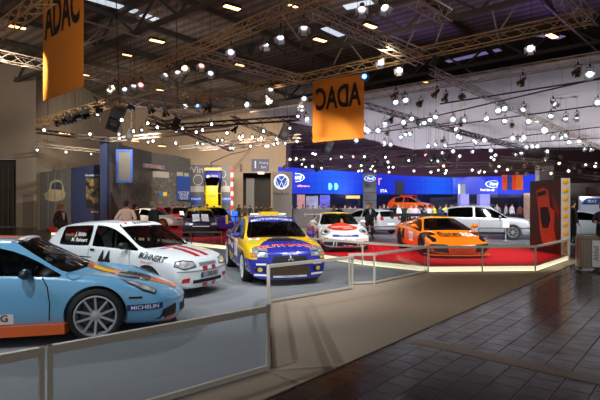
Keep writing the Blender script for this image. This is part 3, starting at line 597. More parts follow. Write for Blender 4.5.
for sg in (-1, 1):
    q = MB(); q.box(-2.14, -1.80, sg*.80-.012, sg*.80+.012, 1.14, 1.40); q.build('wing_end_plate', YEL, o); q = MB(); q.bar((-1.95, sg*.55, 1.0), (-2.0, sg*.55, 1.35), .05, .14); q.build('wing_strut', NAV, o)
    poly(c, 'headlamp', 'T', [(1.86, sg*.60), (1.90, sg*.76), (2.0, sg*.76), (2.06, sg*.62), (2.12, sg*.46), (2.02, sg*.45)], LAMPD, off=.006)
    poly(c, 'headlamp', 'F', [(sg*.46, .60), (sg*.47, .69), (sg*.74, .70), (sg*.80, .67), (sg*.78, .60)], LAMPD, off=.006); poly(c, 'indicator', 'F', [(sg*.72, .61), (sg*.72, .67), (sg*.80, .66), (sg*.79, .61)], mat('amber', 'd07a1c', .3), off=.01); ell(c, 'headlamp_core', 'F', sg*.58, .645, .05, .032, LAMP, off=.012)
    poly(c, 'fog_lamp', 'F', [(sg*.52, .30), (sg*.50, .40), (sg*.72, .40), (sg*.74, .32)], DARK); ell(c, 'fog_glass', 'F', sg*.62, .35, .05, .045, mat('lamp_yellow', 'c9b46a', .2), off=.01)
    poly(c, 'sticker', 'F', [(sg*.46, .215), (sg*.46, .255), (sg*.74, .265), (sg*.74, .225)], WHITEP); poly(c, 'sticker', 'F', [(sg*.50, .44), (sg*.50, .48), (sg*.70, .48), (sg*.70, .44)], WHITEP)
    poly(c, 'sticker', 'T', [(1.48, sg*.70), (1.60, sg*.74), (1.66, sg*.60), (1.54, sg*.58)], mat('lime_vinyl', 'a8c030', .4))
poly(c, 'grille', 'F', [(-.40, .50), (-.34, .62), (.34, .62), (.40, .50)], DARK); poly(c, 'lower_grille', 'F', [(-.44, .24), (-.40, .42), (.40, .42), (.44, .24)], mat('mesh_gold', '4a3a22', .5)); poly(c, 'sticker', 'F', [(-.36, .185), (-.36, .225), (.36, .225), (.36, .185)], WHITEP); txt(c, 'lettering', 'F', 'INTERNATIONAL', 0, .205, .045, BLUV)
for k_ in (0, 1, 2):   # three-diamond badge
    t = pi/2+k_*2*pi/3; u0, v0 = .0, .57; d1 = Vector((cos(t), sin(t))); n1 = Vector((-d1.y, d1.x)); P0 = Vector((u0, v0)); poly(c, 'badge', 'F', [tuple(P0), tuple(P0+d1*.035+n1*.02), tuple(P0+d1*.075), tuple(P0+d1*.035-n1*.02)], mat('badge_silver', 'c8ccd4', .2, .7), off=.012)
poly(c, 'bonnet_vent', 'T', [(1.42, -.30), (1.62, -.36), (1.62, .36), (1.42, .30)], DARK, off=.006); poly(c, 'bonnet_vent', 'T', [(1.18, -.16), (1.28, -.24), (1.28, .24), (1.18, .16)], mat('vent_brown', '4a4030', .5), off=.006)
txt(c, 'lettering', 'T', 'GUTMANN', 1.97, 0, .17, REDV, 0, 1.45, bold=.03, off=.010); txt(c, 'lettering', 'T', 'GUTMANN', 1.97, 0, .17, WHITEP, 0, 1.45, bold=.055, off=.006); txt(c, 'lettering', 'T', 'Messtechnik', 1.35, 0, .09, YELV); txt(c, 'lettering', 'F', 'EUROSYSTEMS', 0, .655, .05, WHITEP)
poly(c, 'sticker', 'T', [(1.16, -.68), (1.34, -.76), (1.46, -.52), (1.24, -.44)], WHITEP); ell(c, 'sticker', 'T', 1.31, -.60, .06, .06, REDV, off=.008)
for ax in ('R', 'L'):
    poly(c, 'number_panel', ax, [(.15, .48), (.15, .88), (.62, .86), (.62, .46)], WHITEP); txt(c, 'race_number', ax, '1', .36, .67, .34, REDV, bold=.03, off=.012)
    for x_, z_, s in ((1.0, .26, 'TOYO'), (.55, .28, 'RECARO'), (0, .30, 'EIBACH'), (-.5, .32, 'MOTUL'), (1.75, .42, 'Elf'), (1.78, .32, 'BILSTEIN')): txt(c, 'lettering', ax, s, x_, z_, .10, WHITEP, bold=.02)
    poly(c, 'sticker', ax, [(-1.0, .72), (-.95, .82), (-.1, .68), (-.1, .60)], WHITEP); poly(c, 'sticker', ax, [(-.75, .36), (-.75, .52), (-.1, .46), (-.1, .36)], YELV); txt(c, 'lettering', ax, 'RALLYE', -.42, .43, .11, REDV, off=.012)
    txt(c, 'lettering', ax, 'GUTMANN', -.55, .70, .10, REDV, -.12, off=.012); line(c, 'door_seam', ax, [(.82, .90), (.86, .6), (.80, .22)], .012, DARK); line(c, 'door_seam', ax, [(-.32, .93), (-.34, .6), (-.30, .22)], .012, DARK)
mirrors(c, .72, .80, .98, NAV); rollcage(c, -.9, .1, .52, 1.34, .6, mat('cage_grey', '8a8d90', .5))
# ---------------------------------------------------------------- white racing coupe on the platform
c = car('racing_coupe', (1.30, 17.7, PZ+.008), R(-84), S911, (4, 6, 7), 7, 3, (1.24, -1.115), .33,
        'white racing coupe with a red oval on the bonnet, on the red platform', 'car', WH, wstyle=dict(n=5, w=.07, rim=.24), wW=.25)
WTC = mat('seam_grey', '6a7074', .5)
poly(c, 'sun_strip', 'T', [(.10, -.54), (.30, -.54), (.36, 0), (.30, .54), (.10, .54)], YELV); txt(c, 'race_number', 'T', '21', .40, .05, .14, mat('lime_number', (.45, 1, .1), emit=.2), off=.01)
ell(c, 'bonnet_graphic', 'T', 1.34, 0, .36, .52, paint('graphic_red', 'd8391c'), off=.006); txt(c, 'lettering', 'T', 'Mühlbauer', 1.28, -.02, .16, WHITEP, .06, 1.0, bold=.02, off=.01); poly(c, 'sticker', 'T', [(1.46, .02), (1.40, .34), (1.46, .34), (1.52, .02)], WHITEP, off=.01)
for sg in (-1, 1):
    ell(c, 'headlamp', 'T', 1.77, sg*.64, .20, .135, LAMP, off=.008); ell(c, 'headlamp_core', 'T', 1.80, sg*.64, .11, .07, mat('lamp_dark', '303236', .15), off=.012)
    line(c, 'lamp_rim', 'T', [(1.77+.20*cos(t), sg*.64+.135*sin(t)) for t in [2*pi*i/20 for i in range(21)]], .03, WTC, off=.010)
    poly(c, 'air_intake', 'F', [(sg*.46, .20), (sg*.45, .33), (sg*.72, .33), (sg*.76, .22)], DARK, off=.006); poly(c, 'bumper_slot', 'F', [(sg*.38, .18), (sg*.36, .33), (sg*.41, .33), (sg*.43, .18)], DARK)
    q = MB(); q.bar((-2.02, sg*.50, .92), (-2.08, sg*.50, 1.14), .04, .16); q.build('wing_strut', BLACKP, c.root)
poly(c, 'air_intake', 'F', [(-.34, .19), (-.33, .33), (.33, .33), (.34, .19)], DARK); line(c, 'number_plate', 'F', [(-.22, .42), (.22, .42)], .09, WHITEP, off=.012); txt(c, 'lettering', 'F', 'MX 911', 0, .42, .08, BLKV, off=.018)
poly(c, 'sticker', 'F', [(-.46, .49), (-.46, .55), (.40, .55), (.40, .49)], BLUV); txt(c, 'lettering', 'F', 'INTERNATIONAL', -.03, .52, .06, WHITEP, off=.012); poly(c, 'indicator', 'F', [(-.74, .42), (-.74, .46), (-.60, .46), (-.60, .42)], mat('amber', 'd07a1c', .3))
for ax in ('R', 'L'): ell(c, 'door_graphic', ax, 1.24, .70, .20, .09, REDV); ell(c, 'door_graphic', ax, .1, .55, .5, .22, REDV); txt(c, 'race_number', ax, '21', .1, .55, .3, WHITEP, off=.012); ell(c, 'sticker', ax, 1.70, .58, .06, .05, YELV); poly(c, 'sticker', ax, [(-1.1, .5), (-.9, .84), (-.7, .84), (-.8, .5)], REDV)
q = MB(); q.box(-2.26, -2.0, -.88, .88, 1.13, 1.16); q.box(-2.28, -1.97, -.895, -.88, 1.05, 1.20); q.box(-2.28, -1.97, .88, .895, 1.05, 1.20); q.build('rear_wing', WH, c.root)
q = MB(); q.box(1.75, 2.22, -.70, .70, .105, .125); q.build('front_splitter', BLACKP, c.root)
mirrors(c, .58, .80, .93, WH); rollcage(c, -.7, .1, .50, 1.15, .6, mat('cage_grey', '8a8d90', .5))
# ---------------------------------------------------------------- orange supercar on the platform
OR = paint('race_orange', 'ef7a0c', 0, .22)
c = car('supercar', (4.54, 15.9, PZ+.008), R(-87.2), SLAM, (3, 5, 6), 6, 2, (1.30, -1.26), .33,
        'low orange supercar with a wide black rear wing on the red platform', 'car', OR, wstyle=dict(n=10, w=.04, rim=.235, mat=mat('gunmetal', '3c3c40', .35, .7)), wW=.26)
poly(c, 'sun_strip', 'T', [(.10, -.46), (.24, -.50), (.32, 0), (.24, .50), (.10, .46)], mat('sun_amber', 'e8a818', .35)); txt(c, 'lettering', 'T', 'RACING', .22, 0, .09, BLKV, bold=.01)
txt(c, 'lettering', 'T', 'flatex', 1.52, -.10, .56, BLKV, 0, .62, bold=.01, off=.008); txt(c, 'lettering', 'T', 'RSA', 1.55, .42, .40, WHITEP, 0, .6, bold=.03, off=.008)
for sg in (-1, 1):
    poly(c, 'headlamp', 'T', [(1.48, sg*.80), (1.60, sg*.86), (1.95, sg*.78), (1.96, sg*.68), (1.82, sg*.64)], mat('lamp_smoke', '16171a', .1, coat=1), off=.008)
    poly(c, 'air_intake', 'F', [(sg*.38, .15), (sg*.42, .38), (sg*.84, .40), (sg*.88, .18)], DARK, off=.008); poly(c, 'side_strake', 'T', [(1.28, sg*.60), (1.34, sg*.52), (1.16, sg*.66), (1.10, sg*.72)], WHITEP)
    q = MB(); q.bar((-1.9, sg*.42, .84), (-2.0, sg*.42, 1.13), .03, .22); q.build('wing_strut', BLACKP, c.root)
poly(c, 'bumper_panel', 'F', [(-.40, .12), (-.36, .27), (.36, .27), (.40, .12)], mat('bumper_red', 'b8401a', .4)); poly(c, 'center_slot', 'F', [(-.28, .30), (-.26, .35), (.26, .35), (.28, .30)], DARK, off=.01)
q = MB(); q.prism([(1.6, -.94), (2.12, -.86), (2.30, -.4), (2.32, 0), (2.30, .4), (2.12, .86), (1.6, .94)], .07, .10); q.build('front_splitter', OR, c.root)
q = MB(); q.add([(-2.22, y, z) for y in (-1.0, 1.0) for z in (1.13, 1.21)]+[(-1.86, y, z) for y in (-1.0, 1.0) for z in (1.10, 1.13)], [(0, 1, 3, 2), (4, 5, 7, 6), (0, 1, 5, 4), (2, 3, 7, 6), (0, 2, 6, 4), (1, 3, 7, 5)]); q.box(-2.25, -1.82, -1.012, -1.0, 1.02, 1.24); q.box(-2.25, -1.82, 1.0, 1.012, 1.02, 1.24); q.build('rear_wing', mat('wing_black', '0b0c0e', .7), c.root)
for ax in ('R', 'L'): poly(c, 'side_intake', ax, [(-.95, .45), (-.70, .74), (-.55, .72), (-.60, .30)], DARK); line(c, 'door_seam', ax, [(.95, .68), (.98, .4), (.90, .2)], .01, DARK); poly(c, 'number_panel', ax, [(.0, .36), (.0, .66), (.4, .66), (.4, .36)], WHITEP); txt(c, 'race_number', ax, '26', .2, .51, .24, BLKV, off=.012); poly(c, 'sticker', ax, [(1.62, .30), (1.62, .36), (1.86, .34), (1.86, .28)], WHITEP)
mirrors(c, .72, .88, .86, OR)
# ================================================================ barriers
ALU = mat('barrier_metal', 'cfc8bb', .45, .1); PANE = glassmat('barrier_glass', (.88, .89, .90), .4, .06); BRS = mat('barrier_brown', '7d6a5c', .4, .4)
def barrier(p0, p1, label, h=.665, m=ALU, group=None, pane=True, z=0.0, ends=(1, 1), rail=.055, low=True):
    a = Vector((p0[0], p0[1])); b_ = Vector((p1[0], p1[1])); L = (b_-a).length; d = b_-a
    r = empty('glass_barrier', (a.x, a.y, z), math.atan2(d.y, d.x), label, 'barrier', group)
    MB().box(0, L, -.022, .022, h-rail, h).build('top_rail', m, r)
    if low: MB().box(0, L, -.016, .016, .025, .065).build('bottom_rail', m, r)
    for i, x in enumerate((.018, L-.018)):
        if ends[i]: MB().box(x-.017, x+.017, -.017, .017, 0, h-.0).build('post', m, r)
    if pane: MB().box(.03, L-.03, -.004, .004, .065, h-rail).build('glass_pane', PANE, r)
    return r
nearL = fA+dn*2.065
def P2(x, y, z=0): return at(x, y, z)
gap = dn*.01
barrier(fA, nearL-gap, 'large near glass barrier panel beside the light blue coupe', ends=(1, 1), rail=.065)
barrier(nearL+gap, nearL+dn*3.0, 'glass barrier panel cut by the left edge, nearest the camera', ends=(1, 1), rail=.065)
barrier(fC+(fA-fC)*.01, fA+(fC-fA)*.02, 'edge-on glass barrier panel running away behind the near one', ends=(0, 0))
barrier(fC, fD, 'glass barrier panel in front of the yellow and blue saloon')
barrier(fE, fF, 'short glass barrier panel joining the two long ones')
barrier(fF+(fG-fF)*.01, fG, 'glass barrier panel slanting up to the platform corner', ends=(0, 1))
q0 = [Vector(g(x, y)) for x, y in ((309, 258.5), (363, 265.8), (429, 272.8), (483, 272.3), (536, 271.8), (568.5, 260.5))]
q0[0] = q0[1]+(q0[0]-q0[1]).normalized()*2.8
nm = ['in front of the white racing coupe', 'between the white coupe and the orange supercar', 'in front of the orange supercar nose', 'right of the orange supercar on the front edge', 'slanting back to the dark picture wall']
for (a, b_), s in zip(zip(q0, q0[1:]), nm): barrier(a+(b_-a)*.004, b_, 'glass barrier at the platform edge, '+s, ends=(0 if s != nm[0] else 1, 1), low=False)
bk = [Vector(g(x, y)) for x, y in ((209, 249.3), (160, 252.0))]
barrier(Vector(g(222, 248.5)), Vector(g(191, 248.5)), 'brown railed barrier before the striped racing car, right panel', m=BRS, low=False)
barrier(Vector(g(190.5, 248.7)), Vector(g(161, 249.6)), 'brown railed barrier before the striped racing car, left panel', m=BRS, low=False)
for (x0, x1, s) in ((330, 361, 'behind the white racing coupe'), (362, 399, 'in front of the man in the dark suit'), (478, 560, 'behind the supercar, left of the picture wall')):
    barrier(atY(x0, 0, 19.6 if x0 < 400 else 18.6)[:2], atY(x1, 0, 19.9 if x0 < 400 else 18.1)[:2], 'brown railed barrier at the platform back, '+s, m=BRS, z=PZ, low=False, h=.66, rail=.04)
# ================================================================ dark picture wall, bin
def obox(q, o, u, x0, x1, y0, y1, z0, z1):
    n = Vector((-u.y, u.x)); pr = [(o+u*x+n*y) for x, y in ((x0, y0), (x1, y0), (x1, y1), (x0, y1))]; q.prism([tuple(p) for p in pr], z0, z1)
pw = empty('picture_wall', (0, 0, 0), 0, 'dark display wall with an orange racing car picture and a column of yellow discs', 'display wall')
xa, ya = atY(561, 0, 14.6)[:2]; xb, yb = atY(530, 0, 16.4)[:2]; ztop = atY(0, 178.5, 14.6).z
u = (Vector((xb, yb))-Vector((xa, ya))); Lw = u.length; u.normalize(); O = Vector((xa, ya)); nr = Vector((u.y, -u.x))
q = MB(); obox(q, O, u, .01, Lw, -.27, 0, PZ, ztop); q.build('wall_board', mat('board_dark', '2c1a12', .35, noise=.3, nscale=1.2), pw)
q = MB(); q.prism([(xa, ya-.005), (xa+.28, ya-.005), (xa+.28, ya+.2), (xa, ya+.0)], PZ, ztop+.015); q.build('light_column', mat('column_white', 'b9b4ae', .5), pw)
for i in range(9):
    zc = PZ+.16+i*(ztop-PZ-.2)/8.2; q = MB(); q.lathe([(0, 0), (.075, 0), (.08, .012), (0, .03)], 20, Matrix.Translation((xa+.14, ya-.006, zc)) @ Matrix.Rotation(pi, 4, 'Z'), 'y'); q.build('yellow_disc', mat('disc_yellow', 'd8950f', .35, emit=.12), pw)
# picture: flat shapes on the board's left face
def onwall(name, pts, m, off=.006, parent=None):   # pts: (0..1 from far to near, 0..1 up)
    nL = Vector((-u.y, u.x)); nL = nL if nL.x < 0 else -nL; vs = []
    for s_, t in pts:
        p = O+u*(Lw*(1-s_))+nL*(off+ (.0 if nL.dot(Vector((-u.y, u.x))) > 0 else .27)); vs.append((p.x, p.y, PZ+(ztop-PZ)*t))
    me = bpy.data.meshes.new(name); me.from_pydata(vs, [], [tuple(range(len(vs)))]); return link(name, me, m, parent or pw)
PO = mat('print_orange', 'b0401a', .45, noise=.25, nscale=3); PK = mat('print_black', '17100f', .4)
onwall('picture', [(.0, .0), (1, .0), (1, .995), (.0, .995)], mat('print_brown', '38200f', .35, noise=.5, nscale=1.1), .003)
onwall('picture_car', [(.22, .85), (.45, .90), (.62, .86), (.68, .62), (.82, .58), (.80, .34), (.88, .14), (.62, .08), (.42, .14), (.34, .34), (.30, .60)], PO, .006)
onwall('picture_car_glass', [(.36, .62), (.62, .63), (.70, .46), (.62, .34), (.44, .34), (.37, .48)], PK, .010); onwall('picture_car_wing', [(.26, .83), (.56, .86), (.56, .80), (.28, .77)], PK, .010)
onwall('picture_streak', [(.72, .82), (.95, .60), (.97, .45), (.80, .60)], mat('print_red', '7c1d12', .45), .008)
bx = at(587.5, 269.5); wb = empty('waste_bin', (bx.x, bx.y, 0), -.35, 'ribbed grey brown waste bin on the dark tiles at the right edge', 'bin')
q = MB(); pr = [(.27*math.copysign(abs(cos(t))**.5, cos(t)), .24*math.copysign(abs(sin(t))**.5, sin(t))) for t in [2*pi*i/28 for i in range(28)]]
q.prism(pr, .07, .80); q.prism([(x*1.04, y*1.04) for x, y in pr], .80, .84); q.prism([(x*.86, y*.86) for x, y in pr], .84, .89); q.build('body', mat('bin_metal', '6e6355', .4, .5), wb)
q = MB()
for x in [-.24+.04*i for i in range(7)]: q.box(x, x+.012, -.25, -.236, .1, .78)
q.build('ribs', mat('bin_rib', '8a7f70', .4, .5), wb)
MB().box(.06, .235, -.252, -.235, .10, .78).build('label_plate', mat('bin_plate', 'a3a2a6', .5), wb)
sign_text('lettering', 'Abfall', .17, (.148, -.253, .45), (0, 0, 1), (-1, 0, 0), mat('bin_text', '3b3b40', .5), wb, off=.004)
for x in (-.18, .18):
    for y in (-.15, .15): MB().ball((x, y, .035), .035, .035, .035).build('caster', DARK, wb, True)
# ================================================================ people
def person(X, Y, face, pose='down', top='202024', legs='1c1c20', hair='2a1c14', skin='c98f6e', h=1.76, label='', fine=True, group=None, z=0, shirt=None, shoes='15120f', bulk=1.0, bald=False, wd=1.12):
    S = h/1.76; r = empty('person', (X, Y, z), face, label, 'person', group)   # faces local -y
    J = [(0, 0, .95), (0, 0, 1.12), (0, .01, 1.32), (0, .015, 1.46), (0, .0, 1.53), (0, -.012, 1.60), (0, -.015, 1.68), (0, -.01, 1.735)]
    Rr = [(.15*bulk, .11*bulk), (.145*bulk, .105*bulk), (.165*bulk, .115*bulk), (.10, .075), (.05, .052), (.062, .075), (.072, .088), (.045, .055)]
    tagz = ['L', 'T', 'T', 'T', 'S', 'S', 'S', 'S']; E = [(i, i+1) for i in range(7)]
    def add(p, rr, t, par): J.append(p); Rr.append(rr if isinstance(rr, tuple) else (rr, rr)); tagz.append(t); E.append((par, len(J)-1)); return len(J)-1
    hands = []
    for sg in (-1, 1):
        s0 = add((sg*.17, .01, 1.41), .062*bulk, 'T', 2 if False else 3)
        ps = pose
        if pose == 'phone': ps = 'ear' if sg < 0 else 'down'
        el, wr, hd = {'down': ((sg*.25, .03, 1.14), (sg*.255, -.04, .90), (sg*.25, -.07, .82)), 'behind': ((sg*.29, .10, 1.16), (sg*.10, .19, .98), (sg*.03, .20, .94)),
                      'ear': ((sg*.27, -.10, 1.22), (sg*.15, -.14, 1.47), (sg*.10, -.09, 1.58)), 'front': ((sg*.24, -.04, 1.16), (sg*.12, -.22, 1.12), (sg*.07, -.28, 1.12)),
                      'point': ((sg*.26, -.16, 1.28), (sg*.24, -.38, 1.34), (sg*.24, -.46, 1.36))}[ps]
        e_ = add(el, .047*bulk, 'T', s0); w_ = add(wr, .034, 'T', e_); h_ = add(hd, (.036, .022) if fine else .032, 'S', w_); hands.append((Vector(wr), Vector(hd), sg, h_))
        hp = add((sg*.09, 0, .86), .088*bulk, 'L', 0); k_ = add((sg*.10, -.01, .50), .060, 'L', hp); a_ = add((sg*.105, .015, .11), .044, 'L', k_); add((sg*.12, -.14, .045), .040, 'F', a_)
    if fine:   # five fingers on each hand
        for wr, hd, sg, h_ in hands:
            d = (hd-wr).normalized(); sd = Vector((1, 0, 0)) if abs(d.x) < .7 else Vector((0, 0, 1)); sd = (sd-d*sd.dot(d)).normalized(); pn = d.cross(sd)
            for k, (o_, ln) in enumerate(((-.026, .060), (-.009, .072), (.009, .068), (.025, .052))):
                b0 = hd+sd*o_+d*.02; b1 = b0+d*ln*.55+pn*.006; b2 = b0+d*ln+pn*.022; i1 = add(tuple(b0), .0095, 'S', h_); i2 = add(tuple(b1), .0085, 'S', i1); add(tuple(b2), .0075, 'S', i2)
            b0 = hd-sd*.034*sg-d*.02; i1 = add(tuple(b0), .011, 'S', h_); add(tuple(b0-sd*.014*sg+d*.04), .009, 'S', i1)
    me = bpy.data.meshes.new('sk'); me.from_pydata([tuple(Vector(j)*S) for j in J], E, []); o = bpy.data.objects.new('sk', me); C.objects.link(o)
    o.modifiers.new('k', 'SKIN'); sv = me.skin_vertices[0].data
    for i, q_ in enumerate(Rr): sv[i].radius = (q_[0]*S, q_[1]*S)
    sv[0].use_root = True
    s2 = o.modifiers.new('s', 'SUBSURF'); s2.levels = 2 if fine else 1
    fm = evalmesh(o); bpy.data.objects.remove(o); fm.name = 'person'; fm.materials.clear()
    seg = [(Vector(J[a])*S, Vector(J[b_])*S, tagz[b_] if tagz[b_] in 'SF' else (tagz[b_] if a else tagz[b_])) for a, b_ in E]; ids = {'T': 0, 'L': 1, 'S': 2, 'F': 3}; mi = []
    for p in fm.polygons:
        c_ = p.center; best = 9; bt = 'T'
        for a, b_, t in seg:
            ab = b_-a; f_ = max(0, min(1, (c_-a).dot(ab)/max(ab.length_squared, 1e-9))); dd_ = (c_-(a+ab*f_)).length
            if dd_ < best-1e-6: best = dd_; bt = t
        if bt == 'L' and c_.z > .93*S: bt = 'T'
        if bt == 'T' and c_.z < .90*S and abs(c_.x) < .19*S: bt = 'L'
        if bt == 'S' and c_.z < 1.50*S and c_.z > 1.3*S and abs(c_.x) < .13: bt = 'T'
        mi.append(ids[bt])
    fm.polygons.foreach_set('material_index', mi)
    b = link('body', fm, [mat('cloth_'+top, top, .85), mat('cloth_'+legs, legs, .85), mat('skin_'+skin, skin, .55), mat('shoe_'+shoes, shoes, .5)], r, True)
    q = MB(); q.ball((0, .010*S, (1.705 if not bald else 1.69)*S), .083*S, .098*S, .075*S if not bald else .055*S, 12, 8)
    q.ball((0, .045*S, 1.64*S), .078*S, .065*S, .07*S, 12, 6); q.build('hair', mat('hair_'+hair, hair, .7), r, True)
    if fine:
        q = MB(); q.ball((0, -.098*S, 1.635*S), .012, .018, .022); q.build('nose', mat('skin_'+skin, skin, .55), r, True)
        for sg in (-1, 1):
            q = MB(); q.ball((sg*.030*S, -.083*S, 1.662*S), .012, .008, .007); q.build('eye', mat('eye_dark', '2a2018', .3), r, True)
            q = MB(); q.ball((sg*.078*S, .0, 1.65*S), .010, .02, .03); q.build('ear', mat('skin_'+skin, skin, .55), r, True)
        q = MB(); q.ball((0, -.088*S, 1.595*S), .024, .008, .006); q.build('mouth', mat('lip', '8a4a3c', .5), r, True)
        if shirt: q = MB(); q.add([(-.05*S, -.118*S, 1.43*S), (.05*S, -.118*S, 1.43*S), (.012*S, -.135*S, 1.18*S), (-.012*S, -.135*S, 1.18*S), (-.05*S, -.05*S, 1.46*S), (.05*S, -.05*S, 1.46*S), (0, -.05*S, 1.18*S)], [(0, 3, 2, 1), (0, 1, 5, 4), (1, 2, 6, 5), (3, 0, 4, 6), (2, 3, 6)]); q.build('shirt_front', mat('cloth_'+shirt, shirt, .8), r)
    r.scale = (wd, wd, 1)
    return r
def ppl(x, yhead, h, **k):   # place so that the head top lands on the pixel row given the height
    Y = F*(EYE-h)/(yhead-YH) if abs(yhead-YH) > 2 else k.pop('Y'); k.pop('Y', 0); p = atY(x, 0, Y); return person(p.x, Y, k.pop('face', 0), h=h, **k)
person(*atY(61, 0, 17.5)[:2], R(-70)+pi/2+.9, 'down', '4a3326', '2c241e', 'a0623a', 'c08058', 1.73, 'man in a brown jacket and white shirt behind the white hatchback, far left', shirt='cfc8c0')
person(*atY(126.5, 0, 16.6)[:2], pi+.1, 'behind', 'f6cdb4', '2c2a30', '3a2418', 'c08a68', 1.83, 'person in a pale pink shirt with hands clasped behind the back', bulk=1.16)
person(*atY(135, 0, 18.6)[:2], pi-.5, 'down', '1c1a1c', '1c1a1e', '241612', 'b07850', 1.72, 'person in dark clothes half hidden behind the pink shirt')
person(*atY(154, 0, 16.0)[:2], pi/2+.55, 'down', '121317', '15161a', '8a7a68', 'c9956f', 1.80, 'person with grey hair in a dark jacket beside the white sports coupe', bulk=1.2, wd=1.3)
person(*atY(369.5, 0, 24.4)[:2], .15, 'phone', '121216', '15151a', '241812', 'a8704c', 1.80, 'man in a dark suit holding a phone to his ear by the silver hatchback', shirt='a8a8b0', bulk=1.3, wd=1.25)
person(*atY(339, 0, 23.0)[:2], .3, 'down', '231a16', '1a1618', '2a1a12', '8a5a3c', 1.72, 'person in dark brown behind the white racing coupe roof, right')
person(*atY(334, 0, 24.0)[:2], -.3, 'down', '3a1e14', '1a1618', '3a2010', '9a6038', 1.68, 'person in a reddish brown top behind the white racing coupe roof, left')
person(*atY(602, 0, 16.2)[:2], -.9, 'front', '17161b', '17161b', '241812', 'b87850', 1.72, 'person in dark clothes cut by the right edge beyond the waste bin')
person(*atY(573, 0, 20.5)[:2], pi/2, 'down', '141418', '141418', '1a1410', 'a8704c', 1.86, 'person in black standing behind the yellow disc column')
rnd = random.Random(11)
NTH = ['leftmost', 'second from the left', 'third from the left', 'fourth from the left', 'fifth from the left', 'sixth from the left', 'seventh from the left']
def nth(i, n): return NTH[i] if i < (n+1)//2 else NTH[n-1-i].replace('left', 'right')
GRP = [(398.5, 44, 'e4e2e2', 'person in a white top at the left end of the crowd before the orange car'), (402.5, 46, '2a2a30', 'person in black beside the white top in the crowd'), (411, 45, 'b0aaa0', 'person in beige in the middle of the crowd'), (416, 43, 'c8a8b8', 'person in a pink and white top in the crowd'), (421, 46, '1b1d24', 'person in black behind the supercar wing, right of pink'), (425, 45, '20242c', 'person in dark blue in the crowd'), (429.5, 43, 'b4b0b8', 'person in a light grey shirt and dark trousers in the crowd'), (434, 46, 'e0d030', 'person in a yellow top in the crowd'), (440, 44, '27325a', 'person in a blue jacket right of yellow'), (446, 45, 'e6dc40', 'person in a bright yellow jacket at the right end of the crowd'), (451, 47, 'b8b8c4', 'person in a pale top left of the silver off-roader')]
for x, Y, colr, lb in GRP: person(*atY(x, 0, Y-12)[:2], rnd.choice([0, pi, pi/2, -pi/2])+rnd.uniform(-.4, .4), rnd.choice(['down', 'front', 'point', 'down']), colr, rnd.choice(['1c1c24', '2a3048', '15151a']), rnd.choice(['2a1c14', '1a1410', '8a6a40']), 'c08868', rnd.uniform(1.62, 1.78), lb, fine=False, bulk=1.2)
for i, x in enumerate([292, 297, 303, 308, 313, 319, 324, 329, 345, 350, 355, 380, 384, 388]): person(*atY(x, 0, 39+rnd.uniform(0, 3))[:2], rnd.uniform(0, 6.2), rnd.choice(['down', 'front']), rnd.choice(['30262c', '5a4048', '202838', '8a7a80', '6a3a30', '1c1c22']), '1c1c24', rnd.choice(['2a1c14', '1a1410', '6a4a30']), 'c08868', rnd.uniform(1.62, 1.82), 'visitor behind the long grey counter under the blue wall, '+nth(i, 14), fine=False, group='visitors behind the counter')
for i, x in enumerate([245, 250, 256, 261, 266, 239, 270]): person(*atY(x, 0, 44+rnd.uniform(0, 5))[:2], rnd.uniform(0, 6.2), 'down', rnd.choice(['20160f', '3a2a18', '18181c', '2a2024']), '15151a', '1a1410', 'b07850', rnd.uniform(1.62, 1.82), 'visitor in dark clothes by the hall doorway, '+nth([1, 2, 3, 4, 5, 0, 6][i], 7), fine=False, group='visitors at the doorway')
for i, x in enumerate([458, 466, 472, 489, 497, 506, 512, 520, 526]): person(*atY(x, 0, 38+rnd.uniform(0, 9))[:2], rnd.uniform(0, 6.2), 'down', rnd.choice(['c8bcc8', '4a3040', '203050', '9a8a90', '6a3a30']), '1c1c24', rnd.choice(['2a1c14', '1a1410', 'a08050']), 'c08868', rnd.uniform(1.66, 1.86), 'visitor behind the silver off-roader roof, '+nth(i, 9), fine=False, group='visitors beyond the off-roader')
for i, x in enumerate([172, 177, 184, 192, 200, 207, 214]): person(*atY(x, 0, 38+rnd.uniform(0, 4))[:2], rnd.uniform(0, 6.2), 'down', rnd.choice(['20160f', '3a2a28', '18181c', '4a2024']), '15151a', '1a1410', 'b07850', rnd.uniform(1.62, 1.8), 'dark clothed visitor beyond the rally cars at left, '+nth(i, 7), fine=False, group='visitors beyond the rally cars')
# ================================================================ cars behind
SIL = paint('silver', 'bdc0c5', .3, .3); DG = GLASSD
WS = dict(n=7, w=.05)
def lights(c, W, zf, zr, h, belt):
    for sg in (-1, 1):
        poly(c, 'headlamp', 'F', [(sg*W*.55, zf-.06), (sg*W*.55, zf+.06), (sg*W*.84, zf+.08), (sg*W*.88, zf-.04)], LAMP); poly(c, 'tail_lamp', 'B', [(sg*W*.62, zr-.10), (sg*W*.60, zr+.08), (sg*W*.86, zr+.10), (sg*W*.90, zr-.08)], mat('tail_red', '9c1414', .2, emit=.15))
        ax = 'R' if sg < 0 else 'L'
        line(c, 'door_seam', ax, [(.75, belt-.05), (.78, .6), (.7, .3)], .014, WTC); line(c, 'door_seam', ax, [(-.2, belt-.05), (-.2, .3)], .014, WTC)
    poly(c, 'grille', 'F', [(-.4, zf-.05), (-.38, zf+.03), (.38, zf+.03), (.4, zf-.05)], DARK)
